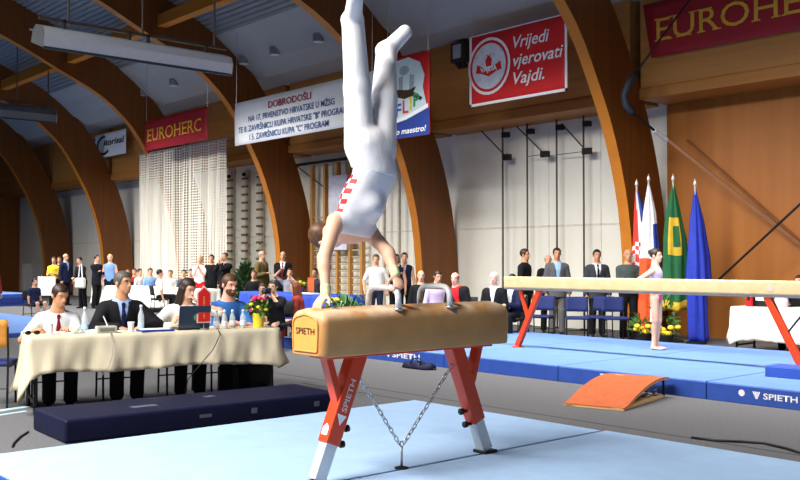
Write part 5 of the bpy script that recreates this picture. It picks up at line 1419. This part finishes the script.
MB().box((0, 0, .72), (.62, .04, .62), rotm(rz=.7)).build('board_face', M_bwhite, t, bevel=.01)
for sx in (-1, 1): MB().cyl((sx*.22*.76, sx*.22*.64, 0), (sx*.22*.76, sx*.22*.64, .45), .015, n=6).build('leg', M_black, t)
root, J = kid('small dark-haired child sitting at the far left behind the young judge', 35, 25, h=1.30, topc=navy, sleeve=.6, legs='shorts', legc=navy, hs=1.1, seat=.38, face=(.9, .2), hairc='black', feet=None)
stool_at(Vector(root.location)-Vector((0, 0, .06)), 'low dark chair under the small child at far left', (.9, .2))
stand('person in black with red cap cut by the left picture edge', -6, 24, h=1.42, topc=rust, sleeve=1.9, top='sweater', hairc='red', face=camR, vox=VF)
# standing right of the net
stand('blonde woman in white T-shirt and red trousers clapping by the net', 200, 27.6, h=1.70, top='tshirt', topc=whit, sleeve=.8, legc=red, hair='bob', hairc='blond', skin='pink', lh=(.03, -.24, 1.32), rh=(-.03, -.24, 1.34), vox=VF, handfw=(0, 0, .9))
stand('dark-haired man in black between the blonde woman and the suited man', 211.5, 27.6, h=1.72, top='sweater', topc=blk, sleeve=1.9, hairc='black', vox=VF)
stand('man in black suit raising both hands to his face', 225, 27, h=1.78, top='jacket', topc=suitk, under=lilac, vee=.22, sleeve=1.9, hair='short', hairc='brown', face=(.25, -.97), lh=(.03, -.17, 1.52), rh=(-.05, -.17, 1.5), vox=VF, handfw=(0, 0, .9))
stand('man in olive jacket with a white badge, left of the wide arch', 262, 26, h=1.82, top='jacket', topc=olive, under=kh, vee=.2, sleeve=1.9, hairc='grey', hair='balding', face=camR, vox=VF, legc=kh, rh=(-.12, -.22, 1.2))
stand('man in black suit and tie standing before the arch', 283, 26, h=1.80, top='jacket', topc=suitk, under=wh, tie=dred, vee=.12, sleeve=1.9, hairc='dark', hair='balding', vox=VF, lh=(.05, -.22, 1.02), rh=(-.04, -.22, 1.0))
def seated(label, px, d, chair_l, face=toCam, **k):
    a = dict(vox=VF, sit=True); a.update(k); p = at_d(px, 262, d); p.z = 0
    r = person(label, p, face, **a); stool_at(p, chair_l, face); return r
seated('man in grey striped shirt with raised hand laughing behind the blue table', 290, 24.6, 'plain chair under the laughing man', h=1.72, topc=bstr, sleeve=1.9, hairc='dark', lh=(.05, -.22, 1.12), rh=(-.22, -.2, 1.30), hp=-6)
seated('person in black sitting at the left end of the blue table', 254, 24.8, 'plain chair at the left end of the blue table', h=1.60, topc=blk, sleeve=1.9, hairc='brown', skin='tan')
seated('man in dark jacket sitting at the right end of the blue table', 315, 24.4, 'plain chair at the right end of the blue table', h=1.72, top='jacket', topc=dgsuit, under=maroon, vee=.2, sleeve=1.9, hairc='black', skin='tan', face=(.5, -.85))
# photographer and neighbour in front of the blue table
r, J = seated('photographer in black holding a camera up, sitting right of the yellow pot', 277, 16.2, 'plain chair under the photographer', h=1.62, top='sweater', topc=blk, sleeve=1.9, hairc='dark', skin='fair', lean=18, lh=(.05, -.36, .97), rh=(-.05, -.36, .97), face=(.55, -.85), seat=.38, handfw=(0, 0, .3), legfwd=-.38, vox=.012)
c = r.matrix_basis @ Vector((0, -.42, 1.03))
t = thing('camera', 'black camera with round lens held by the photographer', 'camera', c, r.rotation_euler.z)
MB().box((0, 0, 0), (.14, .07, .10)).build('camera_body', M_black, t, bevel=.01); MB().lathe([(0, 0), (.04, 0), (.042, .09), (.036, .10), (0, .09)], 16, (0, -.03, 0), rotm(PI/2)).build('lens_barrel', M_black, t, smooth=True)
r, J = seated('woman with auburn hair in rust clothes sitting beside the photographer', 303, 16.8, 'plain chair under the woman in rust clothes', h=1.56, top='sweater', topc=rust, sleeve=1.9, hair='long', hairc='red', legc=rust, skin='fair', face=(-.6, -.6), seat=.38, lean=16, vox=.012)
r, J = seated('person in pink headscarf bending behind the yellow pot', 262, 18.5, 'plain chair under the person in pink headscarf', h=1.5, topc=cl('bright pink', (224, 40, 120)), sleeve=1.9, hairc='dark', hair='short', lean=35, face=(.8, -.5), seat=.4, top='sweater', vox=.013)
# things on the blue table
def on_blue(px, tt): p = at_y(px, 290, bty+tt); p.z = .757; return p
p = on_blue(300, .3)
t = thing('flower_vase', 'yellow flowers in a low vase on the blue table', 'plant', p); pot(t, M_bluepot, .08, .14); leafy('leaves', t, (0, 0, .2), (.16, .16, .08), 60, M_leaf, 71, .1, world=False)
for i in range(9):
    a = i*2.4; MB().ball((.12*math.cos(a)*(.4+(i % 3)*.3), .12*math.sin(a)*(.4+(i % 3)*.3), .24+.03*(i % 2)), (.05, .05, .035), 8).build('blossom', M_yflower, t, smooth=True)
p = on_blue(308, .12)
o = MB().box((0, 0, .012), (.75, .3, .024)).build('paper_stack', M_paper); o.location = p; tag(o, 'white papers spread on the right half of the blue table', 'paper')
p = on_blue(305.5, .5)
p = on_blue(311, .45)
t = thing('card_stand', 'upright orange card stand on the blue table', 'card stand', p, .6)
MB().box((0, 0, .015), (.16, .14, .03)).build('base', M_black, t); MB().box((0, 0, .20), (.16, .02, .36)).build('orange_card', mat('orange card', (206, 96, 50), .6), t)
# behind the gymnast
stand('person in white printed T-shirt and dark trousers standing between his arms', 376, 21.5, h=1.68, top='tshirt', topc=whit, sleeve=.8, hairc='brown', legc=jean, vox=VF, lh=(.28, -.05, .86), rh=(-.26, -.05, .86))
stand('dark-haired woman in navy vest with white paper, left of the middle arch', 396, 23, h=1.70, top='vest', topc=navy, under=whit, vee=.3, sleeve=.0, hair='bob', hairc='black', legc=blk, vox=VF)
stand('woman in white blouse and navy vest, hand on chin by the middle arch', 404.5, 23.2, h=1.74, top='vest', topc=navy, under=whit, vee=.3, sleeve=0, hair='short', hairc='dark', legc=blk, rh=(-.03, -.17, 1.48), vox=VF, handfw=(0, 0, .8))
# seated row left of the beam
seated('bald man in black sitting behind the right pommel', 421, 19.5, 'plain chair under the bald man', h=1.70, top='sweater', topc=blk, sleeve=1.9, hair='bald', skin='pink')
seated('person in lilac shirt looking down behind the right pommel', 437, 18.8, 'plain chair under the person in lilac', h=1.74, topc=lilac, sleeve=1.9, hairc='dark', lean=10, hp=14, hy=20)
seated('balding man in red shirt and black jacket leaning left', 463, 18.0, 'plain chair under the man in red shirt', h=1.70, top='jacket', topc=suitk, under=red, vee=.06, sleeve=1.9, hair='balding', hairc='brown', skin='pink', lean=14, side=-12, face=(.45, -.9), girth=1.1)
seated('white-haired person in black jacket with white collar near the beam end', 494, 17.6, 'plain chair under the white-haired person', h=1.66, top='jacket', topc=blk, under=whit, vee=.16, sleeve=1.9, hair='bob', hairc='white', skin='pink', face=(.45, -.9), girth=1.06)
seated('person in navy with clasped hands, head hidden by the beam end', 512, 17.8, 'plain chair under the person at the beam end', h=1.60, top='jacket', topc=navy, under=wh, vee=.1, sleeve=1.9, hairc='dark', face=(.3, -.95), lh=(.04, -.30, .72), rh=(-.04, -.30, .72), girth=1.06)
# standing row behind the beam
stand('man in black suit and black shirt standing behind the left half of the beam', 525, 19.6, h=1.78, top='jacket', topc=suitk, under=blk, vee=.18, sleeve=1.9, hairc='dark', vox=.012, skin='tan', face=camR)
stand('grey-haired man half hidden between the black and the grey suits', 548, 20.4, h=1.66, top='jacket', topc=blk, under=wh, vee=.15, sleeve=1.9, hairc='grey', hair='balding', vox=.012)
stand('man in grey suit and pale blue shirt standing behind the beam', 557, 19.6, h=1.80, top='jacket', topc=gsuit, under=cl('light blue shirt', (150, 186, 220)), vee=.12, sleeve=1.9, hairc='dark', legc=gtr, vox=.012, hair='short', skin='tan')
stand('man in charcoal suit with white shirt and dark tie behind the beam', 597, 19.2, h=1.76, top='jacket', topc=dgsuit, under=wh, tie=blk, vee=.12, sleeve=1.9, hairc='black', vox=.012, skin='tan')
stand('bald man in grey-green polo with folded hands, left of the flags', 628, 18.4, h=1.76, top='shirt', topc=gpolo, sleeve=.9, hair='bald', skin='tan', vox=.012, lh=(.03, -.24, 1.08), rh=(-.03, -.24, 1.09), girth=1.06)
# blue chairs in front of them
BC = None
for px, d, l, a in ((541, 18.5, 'blue chair leftmost in the row behind the beam', .1), (577, 18.0, 'blue chair in the middle, between the grey and charcoal suits', .45), (598, 18.3, 'blue chair before the man in charcoal suit', -.15), (615, 17.9, 'blue chair rightmost, beside the man in polo', .7)):
    p = at_d(px, 262, d); p.z = 0; rz = rz_to(.35+a, -.94)
    if BC is None: BC = make_chair('padded_chair', l, M_cfab, M_cfab, p, rz, 'blue chairs in a row')
    else: dup(BC, p, rz, l, 'blue chairs in a row')
# young gymnast standing on the mats
leo = mat('pink and white leotard', (232, 232, 240), .5, scale=7, c2=(226, 190, 214)); pinkb = cl('pink', (232, 80, 160), .5)
p = at_z(656, 349.5, .2); p.z = .2
person('young gymnast in white and pink leotard standing behind the beam, hands on hips', p, (.93, .20), h=1.50, top='singlet', topc=leo, sleeve=.0, legs='briefs', legc=pinkb, shoe=None, hair='bun', hairc='dark', skin='fair', vox=.010, lh=(.17, -.02, .93), rh=(-.17, .03, .93), elbow=(1, .6, 0), girth=.86, stance=.06, hs=1.04, handfw=(0, -.5, -.3))
# right-hand table things
def on_right(px, tt): p = at_y(px, 300, A_r.y+tt); p.z = .766; return p
A_r = at_z(731, 306.5, .76)
p = on_right(761, .22)
t = thing('laptop', 'black laptop lid with pale sticker on the white table beyond the beam', 'laptop', p)
MB().box((0, .1, .012), (.40, .26, .02)).build('keyboard_base', M_black, t, bevel=.004); MB().box((0, -.035, .14), (.42, .015, .26), rotm(rx=.15)).build('lid', M_black, t, bevel=.005)
MB().box((.0, -.05, .15), (.16, .004, .10), rotm(rx=.15)).build('sticker', mat('pale green sticker', (196, 220, 206), .5), t)
p = on_right(749, .12)
t = thing('red_folder', 'upright red folder left of the black laptop', 'folder', p); MB().box((0, 0, .12), (.10, .06, .24)).build('cover', red, t, bevel=.004); MB().box((0, -.031, .14), (.06, .002, .08)).build('spine_label', M_black, t)
p = on_right(781, .25)
t = thing('paper_bag', 'white and lilac bag right of the black laptop', 'bag', p); MB().lathe([(0, 0), (.10, 0), (.11, .1), (.09, .22), (.05, .27), (0, .26)], 10).build('bag_body', mat('lilac white bag', (224, 214, 236), .7), t, smooth=True); MB().tube([(-.04, 0, .25), (0, 0, .32), (.04, 0, .25)], .006, 5).build('handle', lilac, t)
p = at_y(799, 300, A_r.y+.95); p.z = 0
person('person in black sitting at the white table, at the right picture edge', p, (-.1, -1), h=1.60, sit=True, top='sweater', topc=blk, sleeve=1.9, lh=(.08, -.42, .80), rh=(-.18, -.45, .80), hairc='dark', vox=VF)
stool_at(p, 'plain chair at the white table by the right picture edge', (-.1, -1))
# ================================================================== the gymnast in a handstand
M_singlet = mat('white singlet', (232, 232, 240), .6, var=.02, scale=10, bump=.4, bscale=10)
M_gpants = mat('white gymnastics trousers', (240, 240, 246), .6, var=.02, scale=10, bump=.7, bscale=9, stretch=(1.6, 1.6, .6))
M_check = mat('red check', (214, 40, 46), .6)
M_grip = mat('yellow green wrist wrap', (214, 212, 164), .7)
gy_o = Vector((HX, 3.9, MT))
gy = thing('person', 'gymnast in white singlet and long white trousers in a handstand on the pommel horse', 'person', gy_o)
G0 = gy_o
def gp(v): return Vector(v)-G0
def pd(px, py, d): return gp(at_d(px, py, d))
n_ = Vector((1, 0, 0))                                             # chest side
shL = pd(335, 222, 6.32); shR = pd(371, 234, 6.58)
handL = gp((HX-.01, 3.64, 1.235)); handR = gp((HX+.125, 4.155, 1.365))
wL = handL+Vector((-.005, .015, .075)); wR = handR+Vector((-.035, .0, .065))
dL, dR = (shL-wL).length*1.012, (shR-wR).length*1.015
eL, _ = ik(shL, wL, dL*.53, dL*.47, -RT-VD*.3); eR, _ = ik(shR, wR, dR*.53, dR*.47, RT-VD*.4)
mid = (shL+shR)/2; sax = (shR-shL).normalized()
c1 = pd(364, 199, 6.44); waist = pd(376, 173, 6.42); pelv = pd(370, 150, 6.42)
tdir = (pelv-mid).normalized(); ven = sax.cross(tdir); ven = ven if ven.x > 0 else -ven
pl = (sax*.55+RT*.45).normalized()
hipL = pelv+Vector((-.075*pl.x, -.075*pl.y, .03)); hipR = pelv+Vector((.08*pl.x, .08*pl.y, .01))
knL = pd(357, 88, 6.40); anL = pd(352.5, 19, 6.36); toL = pd(355, -4, 6.20)
knR = pd(384, 99, 6.56); anR = pd(386.5, 50, 6.80); toR = pd(405, 31, 6.84)
hcg = pd(326, 236, 6.58); nbk = mid+Vector((-.05, -.02, -.035))
# head: crown towards the floor, face looking down at the hands
HRg = Matrix.Identity(3)
zc = (hcg-nbk).normalized(); yb = (ven*1.0+Vector((0, 0, 1))*.4); yb = (yb-zc*yb.dot(zc)).normalized(); xg = yb.cross(zc)
HRg = Matrix((xg, yb, zc)).transposed()
def g_torso(F):
    F.cone(mid+tdir*.05, c1, .150, .158, flat=(ven, .66), k=.05); F.cone(c1, waist, .156, .140, flat=(ven, .68), k=.05); F.cone(waist, pelv, .140, .150, flat=(ven, .72), k=.05)
    F.cone(shL+sax*.02, shR-sax*.02, .058, k=.05); F.cone(mid+tdir*.04, nbk, .09, .06, k=.04)
    F.ell(c1+ven*.06-tdir*.04, (.10, .10, .09), k=.05)
def g_leg(F, h, k_, a, t1=True):
    F.cone(h, k_, .086, .060, k=.03); F.cone(k_, a, .058, .042, k=.03)
    F.ell(k_.lerp(a, .32)-ven*.02, (.05, .05, .10), k=.03)
def g_foot(F, a, t):
    d = (t-a).normalized(); F.cone(a, a-ven*.035, .048, .044, k=.02); F.cone(a, t, .050, .038, k=.02)
BG = Field(); head_prims(BG, hcg, HRg, 1.0, nbk); g_torso(BG)
for s_, w_, e_ in ((shL, wL, eL), (shR, wR, eR)):
    BG.cone(s_, e_, .056, .043, k=.03); BG.cone(e_, w_, .043, .028, k=.02); BG.ell(e_.lerp(w_, .25), (.043, .043, .06), k=.02)
g_leg(BG, hipL, knL, anL); g_leg(BG, hipR, knR, anR); g_foot(BG, anL, toL); g_foot(BG, anR, toR)
hand(BG, wL, Vector((.02, -.12, -.09)) + (handL-wL)*.4, Vector((0, 0, -1)), Vector((1, 0, 0)), 1.0, .25, .0075, spread=2.0)
hand(BG, wR+Vector((.0, 0, -.0)), Vector((.30, -.05, -.42)), Vector((-.35, .0, -.8)), Vector((0, -1, 0)), 1.0, 1.0, .0075)
BGm = np_mesh('body', BG.mesh(.007, 0, .02), SK['fair'], gy)
SG = Field(); g_torso(SG); SG.clip.append((nbk+tdir*.0, -tdir)); SG.clip.append((waist+tdir*.01, tdir))
for c_, sgn in ((shL, -1), (shR, 1)):
    SG.cut.append([(c_+sax*(sgn*.005), -sax*sgn), (c_+tdir*.10, tdir)])
np_mesh('singlet', SG.mesh(.008, .007, .03), M_singlet, gy)
PG = Field(); PG.cone(waist-tdir*.005, pelv, .143, .156, flat=(ven, .75), k=.04)
for h_, k_, a_ in ((hipL, knL, anL), (hipR, knR, anR)):
    PG.cone(h_, k_, .094, .076, k=.03); PG.cone(k_, a_, .076, .062, k=.03)
for a_, t_ in ((anL, toL), (anR, toR)): g_foot(PG, a_, t_)
PG.clip.append((waist, -tdir)); np_mesh('trousers', PG.mesh(.008, .014, .03), M_gpants, gy)
np_mesh('hair', hair_field(hcg, HRg, 1.0, 'short').mesh(.007, 0, .02), HAIRC['brown'], gy)
for sx in (-1, 1):
    e = put_feat('eye', gy, hcg, HRg, 1, (sx*.031, -.0765, .012)); put_feat('eyebrow', gy, hcg, HRg, 1, (sx*.033, -.0845, .034))
    i_ = put_feat('iris', gy, hcg, HRg, 1, (sx*.031, -.0785, .012)); i_.parent = e; i_.matrix_basis = e.matrix_basis.inverted() @ i_.matrix_basis
put_feat('mouth', gy, hcg, HRg, 1, (0, -.0925, -.058))
# wrist wraps
for w_, e_ in ((wL, eL), (wR, eR)):
    d = (e_-w_).normalized(); K = Field(); K.cone(w_-d*.005, w_+d*.04, .029, .031, k=0); np_mesh('wrist_wrap', K.mesh(.006, .004, 0), M_grip, gy)
# red checks down the flank of the singlet, laid on its surface
dg = bpy.context.evaluated_depsgraph_get()
sing = [c for c in gy.children if c.name.startswith('singlet')][0]
from mathutils.bvhtree import BVHTree
bv = BVHTree.FromPolygons([v.co[:] for v in sing.data.vertices], [p.vertices[:] for p in sing.data.polygons])
def on_sing(p):
    loc, nr, i_, d_ = bv.find_nearest(p); return loc+nr*.003
ck = 0
axis0 = mid+tdir*.06; axis1 = waist-tdir*.02
camdir = -Vector((VD.x, VD.y, 0)); lf = -RT
for r in range(9):
    for cidx in range(2):
        if (r+cidx) % 2: continue
        f0, f1 = (r+.02)/9, (r+.98)/9; quad = []
        for f, e in ((f0, 0), (f1, 0), (f1, 1), (f0, 1)):
            base = axis0.lerp(axis1, f); th = math.radians(62-(cidx+e)*20+f*6)
            quad.append((f, th))
        P = []
        for i in range(4):
            row = []
            for k in range(4):
                f = f0+(f1-f0)*i/3; th = math.radians(72-(cidx+k/3)*17)
                d = (lf*math.sin(th)+camdir*math.cos(th))
                row.append(on_sing(axis0.lerp(axis1, f)+d*.16))
            P.append(row)
        MB().grid(P).build('red_check', M_check, gy, smooth=True); ck += 1
